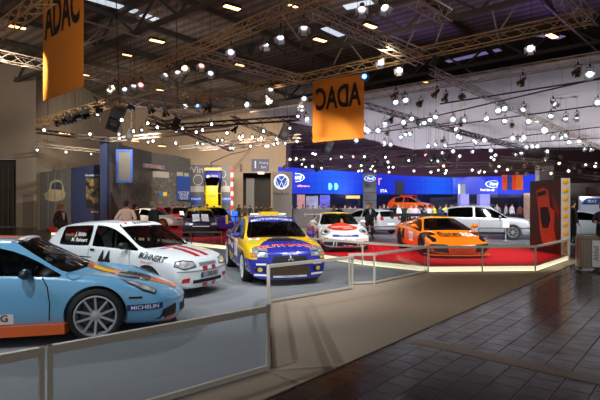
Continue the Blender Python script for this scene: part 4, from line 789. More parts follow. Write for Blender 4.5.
# silver hatchback seen from behind
c = car('hatchback_car', atY(368.5, 0, 29.5)[:2]+(.004,) if False else (atY(368.5, 0, 29.5).x, 29.5, .006), R(119), SGEN(4.2, .86, 1.48, .98, .86, 'hatch'), (2, 3, 5, 6), 6, 1, (1.28, -1.28), .315, 'silver hatchback seen from behind next to the man in the dark suit', 'car', SIL, wstyle=WS, interior=False, glass=DG)
lights(c, .86, .68, .92, 1.48, .98); poly(c, 'number_plate', 'B', [(-.26, .55), (-.26, .66), (.26, .66), (.26, .55)], WHITEP, off=.01); mirrors(c, .65, .82, 1.0, SIL)
# silver off-roader
c = car('off_roader', (atY(483, 0, 24.6).x, 24.6, .006), R(-19), SGEN(4.43, .905, 1.68, 1.07, 1.01, 'suv'), (2, 3, 5, 6), 6, 1, (1.33, -1.30), .36, 'silver off-roader facing right behind the orange supercar', 'car', SIL, wstyle=WS, interior=False, glass=DG)
lights(c, .9, .80, 1.05, 1.7, 1.06); mirrors(c, .75, .86, 1.12, SIL)
for sg in (-1, 1):
    q = MB(); q.tube([(-1.5, sg*.62, 1.66), (-1.3, sg*.63, 1.74), (.3, sg*.62, 1.74), (.55, sg*.6, 1.67)], .03, 6); q.build('roof_rail', mat('rail_alu', '8d9096', .3, .8), c.root)
    q = MB(); q.prism([(1.0, sg*.84), (1.0, sg*.915), (-.97, sg*.915), (-.97, sg*.84)], .26, .36); q.build('side_sill', BLACKP, c.root)
# silver saloon at the far right
c = car('saloon_car', (atY(577, 0, 24.5).x, 24.5, .006), R(-8), SGEN(4.6, .9, 1.44, .95, .82, 'coupe'), (3, 5, 6), 6, 2, (1.35, -1.35), .33, 'silver saloon at the right edge behind the picture wall', 'car', paint('silver_green', 'a3abb0', .5), wstyle=WS, interior=False, glass=DG)
lights(c, .9, .66, .85, 1.44, .95); mirrors(c, .6, .85, .98, SIL)
# white sports coupe at left, red cars beyond
c = car('coupe_car', (atY(152, 0, 32.0).x, 32.0, PZ), R(-14), SGEN(4.15, .9, 1.36, .88, .76, 'coupe'), (3, 5, 6), 6, 2, (1.27, -1.22), .33, 'white curvy coupe with an orange front wheel on the far left platform', 'car', paint('pearl', 'ded9d0'), wstyle=dict(n=8, w=.05, mat=mat('rim_orange', 'c8743a', .35, .6)), interior=False, glass=DG)
lights(c, .9, .62, .8, 1.36, .88); mirrors(c, .55, .85, .95, paint('pearl', ''))
for (x, Y, hd, colr, lb) in ((166, 38.2, -40, 'a01820', 'dark red car beyond the white curvy coupe'), (180, 35.2, -70, 'b81a22', 'bright red car left of the striped racing car'), (137, 37.0, -30, 'c01820', 'red car hidden behind the pink shirt'), (190, 38.5, -75, '1b1b20', 'black car beyond the red cars')):
    c = car('race_car', (atY(x, 0, Y).x, Y, .0 if Y > 39 else PZ), R(hd), SGEN(4.0, .85, 1.40, .92, .80, 'hatch'), (3, 5, 6), 6, 1, (1.22, -1.22), .31, lb, 'car', paint('red_'+colr, colr), wstyle=WS, interior=False, glass=DG)
    lights(c, .85, .62, .85, 1.4, .92); line(c, 'stripe', 'T', [(.9, 0), (1.85, 0)], .3, WHITEP)
# dark blue racing car with white stripes and yellow roof trim
c = car('race_car', (atY(199.5, 0, 24.8).x, 24.8, PZ), R(-76), SGEN(3.9, .86, 1.40, .90, .80, 'hatch'), (3, 5, 6), 6, 1, (1.2, -1.22), .31, 'dark blue racing car with two broad white bonnet stripes', 'car', paint('dark_navy', '14183c'), wstyle=WS, interior=False, glass=GLASS)
for y0 in (-.22, .22): line(c, 'stripe', 'T', [(.86, y0), (1.80, y0)], .34, WHITEP); line(c, 'stripe', 'T', [(-1.2, y0), (.3, y0)], .26, WHITEP)
poly(c, 'sun_strip', 'T', [(.28, -.56), (.48, -.60), (.54, 0), (.48, .60), (.28, .56)], YELV); lights(c, .86, .62, .85, 1.4, .9)
poly(c, 'air_intake', 'F', [(-.6, .25), (-.55, .48), (.55, .48), (.6, .25)], DARK); poly(c, 'sticker', 'F', [(-.4, .50), (-.4, .54), (.4, .54), (.4, .50)], WHITEP); mirrors(c, .6, .8, .98, paint('dark_navy', ''))
c = car('race_car', (atY(214.5, 0, 28.2).x, 28.2, PZ), R(-70), SGEN(3.8, .84, 1.42, .92, .82, 'hatch'), (3, 5, 6), 6, 1, (1.2, -1.2), .31, 'purple and black racing car right of the striped one', 'car', paint('violet', '4a2aa0'), wstyle=WS, interior=False, glass=DG)
poly(c, 'race_number', 'R', [(.1, .45), (.1, .8), (.4, .8), (.4, .45)], WHITEP); lights(c, .84, .62, .85, 1.4, .9)
# rally car hung nose up on a grey board
YH2 = 42.0
brd = empty('picture_board', (0, 0, 0), 0, 'grey board with circle drawings behind the hanging rally car', 'display wall')
x0, x1 = atY(188, 0, 47).x, atY(231, 0, 47).x; z0, z1 = 0, atY(0, 165, 47).z
MB().box(x0, x1, 47, 47.2, z0, z1).build('panel', mat('board_grey', '55565a', .7, noise=.2, nscale=1), brd)
MB().box(x0+.1, x1-.1, 46.96, 46.995, atY(0, 192, 47).z, atY(0, 186, 47).z).build('white_band', mat('band_white', '9a9ba0', .7), brd)
for x, y, s in ((198, 180, 1.0), (222, 174, .8), (223, 184, .7)):
    q = MB(); cc = atY(x, y, 46.97)
    for i in range(24): t0, t1 = 2*pi*i/24, 2*pi*(i+1)/24; q.bar(cc+Vector((.45*s*cos(t0), 0, .5*s*sin(t0))), cc+Vector((.45*s*cos(t1), 0, .5*s*sin(t1))), .07)
    q.build('drawn_circle', mat('chalk', 'a8a9ad', .7), brd)
sign_text('lettering', 'Winter', .95, atY(201, 170, 46.98), (1, 0, 0), (0, 0, 1), mat('chalk', ''), brd)
for x in (196, 226):
    cc = atY(x, 199, 46.9); MB().box(cc.x-.5, cc.x+.5, 46.9, 46.98, cc.z-.45, cc.z+.3).build('small_screen', mat('screen_blue', '1a3f8c', .3, emit=.35), brd); sign_text('lettering', 'FORUM', .28, (cc.x, 46.9, cc.z), (1, 0, 0), (0, 0, 1), WHITEP, brd)
pole = empty('striped_pole', (atY(230.5, 0, 43).x+.15, 43, 0), 0, 'red and white striped pole right of the hanging rally car', 'pole')
for i in range(12): MB().box(-.12, .12, -.12, .12, i*.42, (i+1)*.42).build('pole_band', mat('pole_red', 'a82428', .5) if i % 2 else mat('pole_white', 'c8c4c0', .5), pole)
m, nt, b = nodemat('paint_hanging'); nb = NB(nt); (X_, Y_, Z_), vec = nb.xyz(); f1 = nb.math('GREATER_THAN', X_, 1.1); f3 = nb.math('GREATER_THAN', nb.math('ABSOLUTE', Y_), .62); f2 = nb.math('MULTIPLY', f3, nb.math('GREATER_THAN', X_, .3))
nt.links.new(nb.mix(nb.math('MAXIMUM', f1, f2), lin('e6cc16'), lin('26329a')), b.inputs['Base Color']); b.inputs['Roughness'].default_value = .3
c = car('hanging_rally_car', (0, 0, 0), 0, SGEN(4.0, .85, 1.42, .90, .80, 'hatch'), (3, 5, 6), 6, 1, (1.22, -1.22), .31, 'yellow and blue rally car hung nose up on the grey board', 'car', m, wstyle=WS, interior=False, glass=DG)
cc = atY(212.5, 191, 46); c.root.location = (cc.x, 46.94, cc.z+.1); c.root.rotation_mode = 'XYZ'
c.root.rotation_euler = Matrix(((0, -1, 0), (0, 0, -1), (1, 0, 0))).to_euler()
txt(c, 'lettering', 'T', 'RALLYE', 1.35, 0, .3, WHITEP); ell(c, 'sticker', 'T', 1.3, .45, .14, .14, WHITEP); txt(c, 'lettering', 'T', 'ADAC', -.6, 0, .3, BLUV)
q = MB(); q.box(1.9, 2.15, -.8, .8, .45, .75); q.build('lamp_bar', YELV, c.root)
cb = MB(); p0 = atY(211, 171, 46.3); cb.tube([p0, p0+Vector((0, 0, .8)), p0+Vector((1.8, 0, 1.6)), p0+Vector((3.6, 0, 2.0)), p0+Vector((4.6, 0, 3.2)), p0+Vector((5, 0, 4.6))], .09, 6)
tag(cb.build('suspension_cable', DARK), 'thick dark cable holding the hanging rally car', 'cable')
# blue lit barrels
for x, lb in ((226, 'blue glowing barrel, left of the pair'), (234.5, 'blue glowing barrel, right of the pair')):
    p = atY(x, 0, 40); r_ = empty('glowing_barrel', (p.x, 40, PZ if False else .006), 0, lb, 'barrel')
    MB().lathe([(0, .35), (.24, .35), (.25, .4), (.25, 1.15), (.24, 1.2), (0, 1.2)], 20).build('barrel_light', mat('barrel_blue', (.01, .10, .9), emit=1.6), r_, True); MB().lathe([(0, 0), (.26, 0), (.26, .35), (0, .35)], 20).build('stand', DARK, r_, True); MB().lathe([(.26, 1.2), (.26, 1.24), (0, 1.24)], 20).build('lid', mat('lid_blue', '1a2a6a', .4), r_, True)
# orange off-roader on a podium under the blue wall
pd = at(411, 219); px = atY(411, 0, 47).x
tag(MB().lathe([(0, 0), (3.2, 0), (3.2, .95), (0, .95)], 40, Matrix.Translation((px, 47, 0.005))).build('round_podium', mat('podium', '2c2b38', .5)), 'round podium under the orange car by the blue wall', 'podium')
c = car('off_roader', (px, 47, .962), R(-35), SGEN(4.3, .9, 1.62, 1.02, .92, 'suv'), (3, 5, 6), 6, 1, (1.3, -1.28), .36, 'orange off-roader raised on a podium above the crowd', 'car', paint('hot_orange', 'f0541c'), wstyle=WS, interior=False, glass=DG)
lights(c, .9, .8, 1.0, 1.6, 1.02); q = MB(); q.box(-.9, .4, -.5, .5, 1.62, 1.72); q.build('roof_box', mat('roof_red', 'd8321c', .4), c.root)
c = car('saloon_car', (atY(391, 0, 44).x, 44, .006), R(200), SGEN(4.4, .88, 1.5, .95, .86, 'hatch'), (3, 5, 6), 6, 1, (1.3, -1.28), .33, 'black car behind the pale silver car left of the crowd', 'car', paint('black_car', '17171b'), wstyle=WS, interior=False, glass=DG)
# ================================================================ stands in the background
NAVY = mat('navy_board', '0d1b3c', .7); 
def board(name, x0, x1, Y0, Y1, ytop0, ytop1, m, label, cat='partition', th=.12, zb=0):
    a = atY(x0, ytop0, Y0); b_ = atY(x1, ytop1, Y1); q = MB(); n = Vector((-(b_-a).y, (b_-a).x, 0)).normalized()*th
    vs = [(a.x, a.y, zb), (b_.x, b_.y, zb), (b_.x+n.x, b_.y+n.y, zb), (a.x+n.x, a.y+n.y, zb), tuple(a), tuple(b_), (b_.x+n.x, b_.y+n.y, b_.z), (a.x+n.x, a.y+n.y, a.z)]
    q.add(vs, [(3, 2, 1, 0), (4, 5, 6, 7), (0, 1, 5, 4), (1, 2, 6, 5), (2, 3, 7, 6), (3, 0, 4, 7)]); o = q.build(name, m)
    return tag(o, label, cat) if label else o
# car picture board (left)
m, nt, b = nodemat('print_grey_car'); nb = NB(nt); _, vec = nb.xyz(); n = nb.noise(vec, .8, 6); nt.links.new(nb.mix(n, lin('2c3038'), lin('5a564e')), b.inputs['Base Color']); b.inputs['Roughness'].default_value = .5
YP = 33.0
o = board('picture_board', 39.5, 71, YP, YP, 172.5, 168, m, 'grey board with a large printed rally car, by the left hall wall', 'display wall')
pc = MB(); pts = [(44, 194), (49, 190), (50, 183), (54, 180), (60, 180), (63, 184), (64, 191), (66, 194), (64, 199), (55, 202), (46, 200)]
v = [atY(x, y, YP-.012) for x, y in pts]; pc.add(v, [tuple(range(len(v)))]); ob = link('printed_car', pc.mesh(fix=False), mat('print_yellowish', '8a8264', .6, noise=.5, nscale=1.5), o)
pc = MB(); v = [atY(x, y, YP-.02) for x, y in [(51, 189), (52, 183.5), (55, 182), (59.5, 182), (62, 184.5), (62.5, 190)]]; pc.add(v, [tuple(range(len(v)))]); link('printed_window', pc.mesh(fix=False), mat('print_window', '25303e', .5), o)
for x in (48, 55, 62): q = MB(); a = atY(x, 171, YP-.02); q.box(a.x-.02, a.x+.02, YP-.03, YP-.004, 0, a.z-.1); q.build('board_joint', mat('joint', '6a665e', .6), o)
board('board_end', 36.5, 39.3, YP+.4, YP, 174, 172.5, mat('pale_edge', '8f836e', .7), 'pale end strip of the printed car board', 'panel')
o = board('blue_partition', 71.5, 99.5, YP, YP, 168, 164.5, NAVY, 'dark blue partition wall with a framed poster', 'partition')
m, nt, b = nodemat('poster_dark'); nb = NB(nt); _, vec = nb.xyz(); n = nb.noise(vec, 2.5, 5); r_ = nb.n('ShaderNodeValToRGB'); nt.links.new(n, r_.inputs[0]); r_.color_ramp.elements[0].position = .45; r_.color_ramp.elements[0].color = (*lin('0c0d10'), 1); r_.color_ramp.elements[1].position = .7; r_.color_ramp.elements[1].color = (*lin('8a7440'), 1); nt.links.new(r_.outputs[0], b.inputs['Base Color'])
a = atY(86, 207, YP-.03); c_ = atY(98.5, 178, YP-.03); MB().box(a.x, c_.x, YP-.04, YP-.004, a.z, c_.z).build('poster', m, o); sign_text('lettering', 'BERGRENNEN', .16, atY(92.3, 175.5, YP-.02), (1, 0, 0), (0, 0, 1), mat('text_grey', 'b8bcc4', .6), o)
sign_text('lettering', 'ADAC', .2, atY(95, 212, YP-.02), (1, 0, 0), (0, 0, 1), mat('text_gold', 'c8a43a', .6), o)
p = atY(103.5, 136.5, 31.5); tag(MB().box(p.x-.24, p.x+.24, 31.5, 31.9, 0, p.z).build('blue_pillar', NAVY), 'tall dark blue pillar left of the grey mural', 'pillar')
# curved mural of a crowd
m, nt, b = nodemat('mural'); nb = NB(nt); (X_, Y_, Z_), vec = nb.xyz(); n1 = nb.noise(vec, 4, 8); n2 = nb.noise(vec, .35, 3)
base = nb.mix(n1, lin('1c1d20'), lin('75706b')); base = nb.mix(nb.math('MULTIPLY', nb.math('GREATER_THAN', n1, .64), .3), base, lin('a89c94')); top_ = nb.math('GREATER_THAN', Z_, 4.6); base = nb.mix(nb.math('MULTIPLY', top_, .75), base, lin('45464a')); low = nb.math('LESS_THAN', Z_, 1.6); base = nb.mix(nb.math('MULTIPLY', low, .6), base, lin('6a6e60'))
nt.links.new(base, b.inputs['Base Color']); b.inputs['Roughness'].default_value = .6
mu = empty('mural_wall', (0, 0, 0), 0, 'curved grey mural wall showing a racing crowd', 'display wall'); cols = []
N = 16; ctl = [(107.2, 140, 33), (125, 146, 37), (150, 152, 41.5), (175, 155.5, 44), (189, 159, 45.5)]
def lerp(t, k): 
    s = t*(len(ctl)-1); i = min(int(s), len(ctl)-2); f_ = s-i; return ctl[i][k]*(1-f_)+ctl[i+1][k]*f_
q = MB(); vs = []
for i in range(N+1):
    t = i/N; a = atY(lerp(t, 0), lerp(t, 1), lerp(t, 2)); vs += [(a.x, a.y, 0), (a.x, a.y, a.z), (a.x+.1, a.y+.15, a.z), (a.x+.1, a.y+.15, 0)]
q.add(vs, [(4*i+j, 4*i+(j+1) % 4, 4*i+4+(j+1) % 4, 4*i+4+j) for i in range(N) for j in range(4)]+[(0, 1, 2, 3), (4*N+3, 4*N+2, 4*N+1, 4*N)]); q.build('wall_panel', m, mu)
def onm(name, x0, x1, y0, y1, m_, off=.06, parent=None, th=.03):
    def Yat(x): 
        for i in range(len(ctl)-1):
            if x <= ctl[i+1][0]: f_ = (x-ctl[i][0])/(ctl[i+1][0]-ctl[i][0]); return ctl[i][2]*(1-f_)+ctl[i+1][2]*f_
        return ctl[-1][2]
    # panel planted just in front of the mural
    a, b_ = atY(x0, 0, Yat(x0)-off), atY(x1, 0, Yat(x1)-off); zz = [atY(0, y1, Yat(x0)).z, atY(0, y0, Yat(x0)).z]
    q = quadbox((a.x, a.y), (b_.x, b_.y), zz[0], zz[1], th); return q.build(name, m_, parent or mu), a, b_, zz
MBL = mat('sky_glow', '98958f', .6)
for x0, x1, y0, y1 in ((107.5, 110, 160, 176), (112, 116, 163, 172), (136, 151, 169, 176), (153, 169, 171, 177), (177, 183, 172, 176), (184.5, 188.5, 173, 178)): onm('mural_opening', x0, x1, y0, y1, MBL)
o, a, b_, zz = onm('mural_sign', 142, 165, 163, 167.5, mat('sign_violet', '6a6488', .6), .12)
d = (b_-a).normalized(); sign_text('lettering', 'RITZEN RING', .38, ((a.x+b_.x)/2, (a.y+b_.y)/2, sum(zz)/2), (d.x, d.y, 0), (0, 0, 1), mat('text_gold', ''), mu)
onm('mural_sign', 159, 163, 192, 196, mat('sign_blue', '2c6ab8', .6), .12); onm('mural_sign', 163.2, 167, 192, 196, mat('sign_yellow', 'd0b02a', .6), .12)
bp_, a, b_, zz = onm('blue_poster', 177, 190.5, 176, 200, mat('poster_blue', '1c3f86', .6), .25)
d = (b_-a).normalized()
for k, s in ((.30, 'MOTOR'), (.18, 'SPORT'), (.06, 'NEWS')): sign_text('lettering', s, .36, ((a.x+b_.x)/2, (a.y+b_.y)/2, zz[0]+(zz[1]-zz[0])*k), (d.x, d.y, 0), (0, 0, 1), mat('text_grey', ''), bp_)
bp_.parent = None; tag(bp_, 'blue poster panel at the right end of the grey mural', 'poster')
# blue framed screen hung before the mural
fr_ = empty('framed_screen', (0, 0, 0), 0, 'blue framed screen hanging in front of the grey mural', 'screen'); Yf = 30.0
a = atY(116, 182.5, Yf); c_ = atY(132.5, 149.5, Yf); w_ = .14; dz = .2
q = MB(); q.box(a.x, c_.x, Yf, Yf+.12, a.z, a.z+w_); q.box(a.x, c_.x, Yf, Yf+.12, c_.z-w_, c_.z); q.box(a.x, a.x+w_, Yf, Yf+.12, a.z+w_, c_.z-w_); q.box(c_.x-w_, c_.x, Yf, Yf+.12, a.z+w_, c_.z-w_); q.build('frame', mat('frame_blue', '17387c', .6), fr_)
MB().box(a.x+w_, c_.x-w_, Yf+.03, Yf+.09, a.z+w_, c_.z-w_).build('screen_pane', mat('screen_dim', '4c4a44', .3), fr_)
for x in (a.x+.1, c_.x-.1): MB().bar((x, Yf+.06, c_.z), (x, Yf+.06, 8.3), .02).build('hanger', DARK, fr_)
# blue 1 sign over the doorway, exit lamp, service door
s1 = empty('hall_sign', (0, 0, 0), 0, 'dark blue sign with a white 1 over the hall doorway', 'sign'); a = atY(251.5, 171, YB-.1); c_ = atY(269, 159, YB-.1)
MB().box(a.x, c_.x, YB-.12, YB-.01, a.z, c_.z).build('panel', mat('sign_navy', '16285e', .5), s1)
sign_text('lettering', '1', 1.15, ((a.x*.78+c_.x*.22), YB-.13, (a.z+c_.z)/2), (1, 0, 0), (0, 0, 1), mat('text_pale', 'b8c0dc', .5, emit=.15), s1, bold=.02)
sign_text('lettering', 'Ausgang', .3, ((a.x*.3+c_.x*.7), YB-.13, (a.z+c_.z)/2+.25), (1, 0, 0), (0, 0, 1), mat('text_pale', ''), s1); sign_text('lettering', 'Exit', .4, ((a.x*.3+c_.x*.7), YB-.13, (a.z+c_.z)/2-.25), (1, 0, 0), (0, 0, 1), mat('text_pale', ''), s1)
p = atY(241, 168, YB-.1); o = MB().box(p.x-.14, p.x+.14, YB-.12, YB-.02, p.z-.45, p.z+.45).build('small_sign', mat('sign_red_brown', '5a2f28', .5)); tag(o, 'narrow dark sign left of the blue 1 sign', 'sign')
p = atY(261, 173, YB-.1); tag(MB().box(p.x-.35, p.x+.35, YB-.16, YB-.02, p.z-.12, p.z+.1).build('door_lamp', mat('lamp_soft', (1, .85, .6), emit=2)), 'small lit lamp over the doorway', 'lamp')
# grey tower sign with round badge
YV = 36.0; a = atY(272.5, 171.5, YV); c_ = atY(292, 0, YV)
vt = empty('tower_sign', (0, 0, 0), 0, 'grey brown tower sign with a round white and blue badge', 'sign')
MB().box(a.x, c_.x, YV, YV+.5, 0, a.z).build('tower', mat('tower_grey', '6f665f', .5, .2), vt)
bc = atY(281.5, 181.7, YV-.03); lit = mat('badge_lit', (.85, .92, 1), emit=1.1); blu = mat('badge_blue', '1c3f94', .4, emit=.25)
q = MB(); q.lathe([(0, 0), (.56, 0), (.56, .03), (0, .03)], 32, Matrix.Translation((bc.x, YV-.035, bc.z)), 'y'); q.build('badge_disc', lit, vt)
q = MB(); q.lathe([(0, 0), (.50, 0), (.50, .01), (0, .01)], 32, Matrix.Translation((bc.x, YV-.047, bc.z)), 'y'); q.build('badge_field', blu, vt)
q = MB()
for pts in ([(-.26, .36), (0, .06), (.26, .36)], [(-.42, .18), (-.17, -.40), (0, -.02), (.17, -.40), (.42, .18)]):
    for s_, e_ in zip(pts, pts[1:]): q.bar((bc.x+s_[0], YV-.055, bc.z+s_[1]), (bc.x+e_[0], YV-.055, bc.z+e_[1]), .075, .02)
for i in range(32): t0, t1 = 2*pi*i/32, 2*pi*(i+1)/32; q.bar((bc.x+.46*cos(t0), YV-.055, bc.z+.46*sin(t0)), (bc.x+.46*cos(t1), YV-.055, bc.z+.46*sin(t1)), .05, .02)
q.build('badge_letters', lit, vt)
sign_text('lettering', 'Das Auto.', .30, (bc.x, YV-.0, atY(0, 193.5, YV).z), (1, 0, 0), (0, 0, 1), mat('text_dark', '1e1a18', .5), vt, bold=.015)
# long grey counter
a = atY(293, 208.0, 36.5); c_ = atY(362, 0, 36.5); q = MB(); cn = empty('service_counter', (0, 0, 0), 0, 'long low grey counter under the blue wall', 'counter')
MB().box(a.x, c_.x, 36.5, 37.3, .06, 1.38).build('front_panel', mat('counter_grey', '55504f', .5), cn); MB().box(a.x-.05, c_.x+.05, 36.42, 37.4, 1.38, 1.44).build('worktop', mat('counter_top', '77706e', .4), cn); MB().box(a.x, c_.x, 36.6, 37.2, 0.006, .06).build('plinth', DARK, cn)
# curved blue light wall
bw = [(278, 46), (300, 49), (330, 53), (362, 57), (400, 62), (450, 66), (500, 64.5), (537, 60)]
led = empty('light_wall', (0, 0, 0), 0, 'long curved blue light wall high above the car stand', 'light wall')
m, nt, b = nodemat('blue_led'); nb = NB(nt); (X_, Y_, Z_), vec = nb.xyz()
gx = nb.math('LESS_THAN', nb.math('FRACT', nb.math('MULTIPLY', X_, 1.25)), .07); gz = nb.math('LESS_THAN', nb.math('FRACT', nb.math('MULTIPLY', Z_, 1.25)), .07); gr = nb.math('MAXIMUM', gx, gz)
w_ = nb.math('MULTIPLY_ADD', nb.math('SINE', nb.math('MULTIPLY', X_, .42)), .5, .5); w_ = nb.math('POWER', w_, 2.5)
c1 = nb.mix(w_, (.010, .025, .60), (.012, .12, .92)); c1 = nb.mix(nb.math('MULTIPLY', gr, .55), c1, (.005, .01, .25)); nt.links.new(c1, b.inputs['Emission Color']); b.inputs['Emission Strength'].default_value = .95; b.inputs['Base Color'].default_value = (.01, .02, .2, 1); b.inputs['Roughness'].default_value = .3
def ledtop(x): 
    pts = [(278, 167), (300, 168), (362, 172.5), (400, 175.5), (450, 177.5), (500, 176.2), (537, 174)]
    for (x0, y0), (x1, y1) in zip(pts, pts[1:]):
        if x <= x1: return y0+(y1-y0)*(x-x0)/(x1-x0)
    return 174
def ledY(x):
    for (x0, y0), (x1, y1) in zip(bw, bw[1:]):
        if x <= x1: return y0+(y1-y0)*(x-x0)/(x1-x0)
    return bw[-1][1]
ZB = 3.05
vs = []; NL = 40
for i in range(NL+1):
    x = 278+(537-278)*i/NL; Y = ledY(x); a = atY(x, ledtop(x), Y); zb = atY(x, 194.2 if x > 340 else 193.6, Y).z; vs += [(a.x, a.y, zb), (a.x, a.y, a.z), (a.x, a.y+.3, a.z), (a.x, a.y+.3, zb)]
q = MB(); q.add(vs, [(4*i+j, 4*i+4+j, 4*i+4+(j+1) % 4, 4*i+(j+1) % 4) for i in range(NL) for j in range(4)]+[(0, 1, 2, 3), (4*NL+3, 4*NL+2, 4*NL+1, 4*NL)]); q.build('light_panel', m, led)
vs = []
for i in range(NL+1):
    x = 278+(537-278)*i/NL; Y = ledY(x)+.15; zb = atY(x, 194.2 if x > 340 else 193.6, Y).z-.02; a = atY(x, 0, Y); vs += [(a.x, a.y, .01), (a.x, a.y, zb), (a.x, a.y+.1, zb), (a.x, a.y+.1, .01)]
q = MB(); q.add(vs, [(4*i+j, 4*i+4+j, 4*i+4+(j+1) % 4, 4*i+(j+1) % 4) for i in range(NL) for j in range(4)]+[(0, 1, 2, 3), (4*NL+3, 4*NL+2, 4*NL+1, 4*NL)]); q.build('lower_wall', mat('lower_navy', '1a2150', .5, noise=.5, nscale=.6), led)
LITW = mat('logo_white', (.9, .95, 1), emit=1.6); LITP = mat('logo_pink', (.9, .3, .7), emit=1.0)
def oval(x, y, rx, rz, txt_, parent, Yo=None, fill=None):
    Y = Yo or ledY(x)-.12; p = atY(x, y, Y)
    for k, (s_, mm, off) in enumerate(((1.0, LITW, 0), (.93, fill or mat('oval_blue', (.02, .09, .55), emit=.9), .02))):
        q = MB(); q.add([(p.x+rx*s_*cos(t), Y-off, p.z+rz*s_*sin(t)) for t in [2*pi*i/32 for i in range(32)]]+[(p.x+rx*s_*cos(t), Y-off+.06, p.z+rz*s_*sin(t)) for t in [2*pi*i/32 for i in range(32)]], [tuple(range(32)), tuple(range(63, 31, -1))]+[(i, (i+1) % 32, 32+(i+1) % 32, 32+i) for i in range(32)]); q.build('badge_ring' if k == 0 else 'badge_field', mm, parent)
    sign_text('lettering', txt_, rz*1.15, (p.x, Y-.03, p.z), (1, 0, 0), (0, 0, 1), LITW, parent, shear=.25, bold=.02, off=.02)
oval(296, 177.5, .85, .45, 'Ford', led); oval(493.5, 184, 1.05, .48, 'Ford', led)
def ledtxt(x, y, s, size, mm): Y = ledY(x)-.06; sign_text('lettering', s, size, tuple(atY(x, y, Y)), (1, 0, 0), (0, 0, 1), mm, led, bold=.01)
ledtxt(298, 186, 'Feel the difference', .32, LITP); ledtxt(492, 190, 'Feel the difference', .42, LITW); ledtxt(381, 191, 'FIESTA', .5, LITW); ledtxt(379, 182, 'T', 1.2, LITP)
for x in (329.5, 335.5): p = atY(x, 186.5, ledY(x)-.1); MB().ball(p, .32, .05, .40, 16, 10).build('bright_patch', mat('patch_cyan', (.15, .55, 1), emit=1.3), led, True)
p = atY(398.5, 187.5, ledY(398)-.4); MB().box(p.x-.72, p.x+.72, p.y, p.y+.2, p.z-.95, p.z+.85).build('screen_board', mat('board_navy', '101a48', .5), led)
# silver pillar with an oval badge, framed flag panel
pf = empty('pillar_sign', (0, 0, 0), 0, 'grey pillar sign with a blue oval badge in front of the blue wall', 'sign'); a = atY(363.5, 173.5, 50); c_ = atY(376.5, 0, 50)
MB().box(a.x, c_.x, 50, 50.6, .01, a.z).build('pillar', mat('pillar_grey', '77797f', .4, .3), pf)
oval(370, 178.5, .58, .30, 'Ford', pf, Yo=49.9); q = MB()
for z in (2.2, 3.0, 3.8): q.box(a.x-.005, c_.x+.005, 49.99, 50.0, z, z+.03)
q.build('pillar_joint', DARK, pf)
fl = empty('flag_panel', (0, 0, 0), 0, 'orange and blue striped hanging panel right of the blue wall', 'panel'); Yg = 50
for x0, x1, colr in ((502.5, 507, 'd8481c'), (507, 512, '2a3a90'), (512, 516, 'c83a18'), (516, 523, 'e0641c')): a = atY(x0, 190, Yg); c_ = atY(x1, 175, Yg); MB().box(a.x, c_.x, Yg, Yg+.1, a.z, c_.z).build('stripe', mat('flag_'+colr, colr, .5, emit=.35, noise=.0), fl)
p = atY(547, 165.5, 52); c_ = atY(539.5, 0, 52); o = MB().box(c_.x, atY(554, 0, 52).x, 52, 53, 0, p.z).build('square_column', mat('column_grey', '6d6868', .6)); tag(o, 'plain grey square column above the dark picture wall', 'column')
# lilac podiums and white info stands beyond the off-roader
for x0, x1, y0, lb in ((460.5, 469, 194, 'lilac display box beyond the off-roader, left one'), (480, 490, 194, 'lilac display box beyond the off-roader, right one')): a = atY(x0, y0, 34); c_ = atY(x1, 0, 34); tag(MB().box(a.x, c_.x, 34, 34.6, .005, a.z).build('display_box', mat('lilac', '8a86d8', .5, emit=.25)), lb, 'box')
a = atY(460.5, 184, 38); c_ = atY(465.5, 0, 38); tag(MB().box(a.x, c_.x, 38, 38.5, .005, a.z).build('display_post', mat('post_grey', '8f90a0', .4)), 'tall grey display post before the blue wall', 'post')
q = MB(); p = atY(506, 212, 22.6); st_ = empty('info_stand', (p.x, 22.6, .005), 0, 'small white info sheet on a stand before the off-roader', 'stand'); MB().box(-.16, .16, -.01, .01, .62, 1.0).build('sheet', WHITEP, st_); MB().bar((0, .02, .02), (0, .02, .9), .03).build('post', ALU, st_); MB().lathe([(0, 0), (.15, 0), (.15, .02), (0, .02)], 20).build('foot', ALU, st_)
a = atY(580, 208, 34); c_ = atY(612, 196.5, 34); ws = empty('white_board', (0, 0, 0), 0, 'white board with a blue logo at the right edge', 'sign'); MB().box(a.x, c_.x, 34, 34.2, .005, c_.z).build('board', mat('board_white', 'b4b8c6', .5), ws)
p = atY(592, 201.5, 33.97); q = MB(); q.add([(p.x+x, 33.97, p.z+z) for x, z in ((-.75, -.2), (.5, -.2), (.75, .22), (-.45, .22))], [(0, 1, 2, 3)]); q.build('logo', mat('logo_blue', '24407c', .4), ws); sign_text('lettering', 'SEAT', .3, (p.x, 33.96, p.z), (1, 0, 0), (0, 0, 1), WHITEP, ws)
a = atY(570, 192, 45); c_ = atY(579, 189, 45); 
for x0, x1, y1, Y, colr, lb in ((556, 600, 183, 60, '2c2420', 'dark stand wall beyond the silver saloon'), (430, 520, 197.5, 56, '2b3050', 'low dark blue wall behind the visitors'), (588, 612, 187, 48, '3a1c18', 'dark red stand block at the right edge')):
    a = atY(x0, y1, Y); c_ = atY(x1, 0, Y); tag(MB().box(a.x, c_.x, Y, Y+.4, .01, a.z).build('stand_wall', mat('sw_'+colr, colr, .7, noise=.4, nscale=.8)), lb, 'wall')
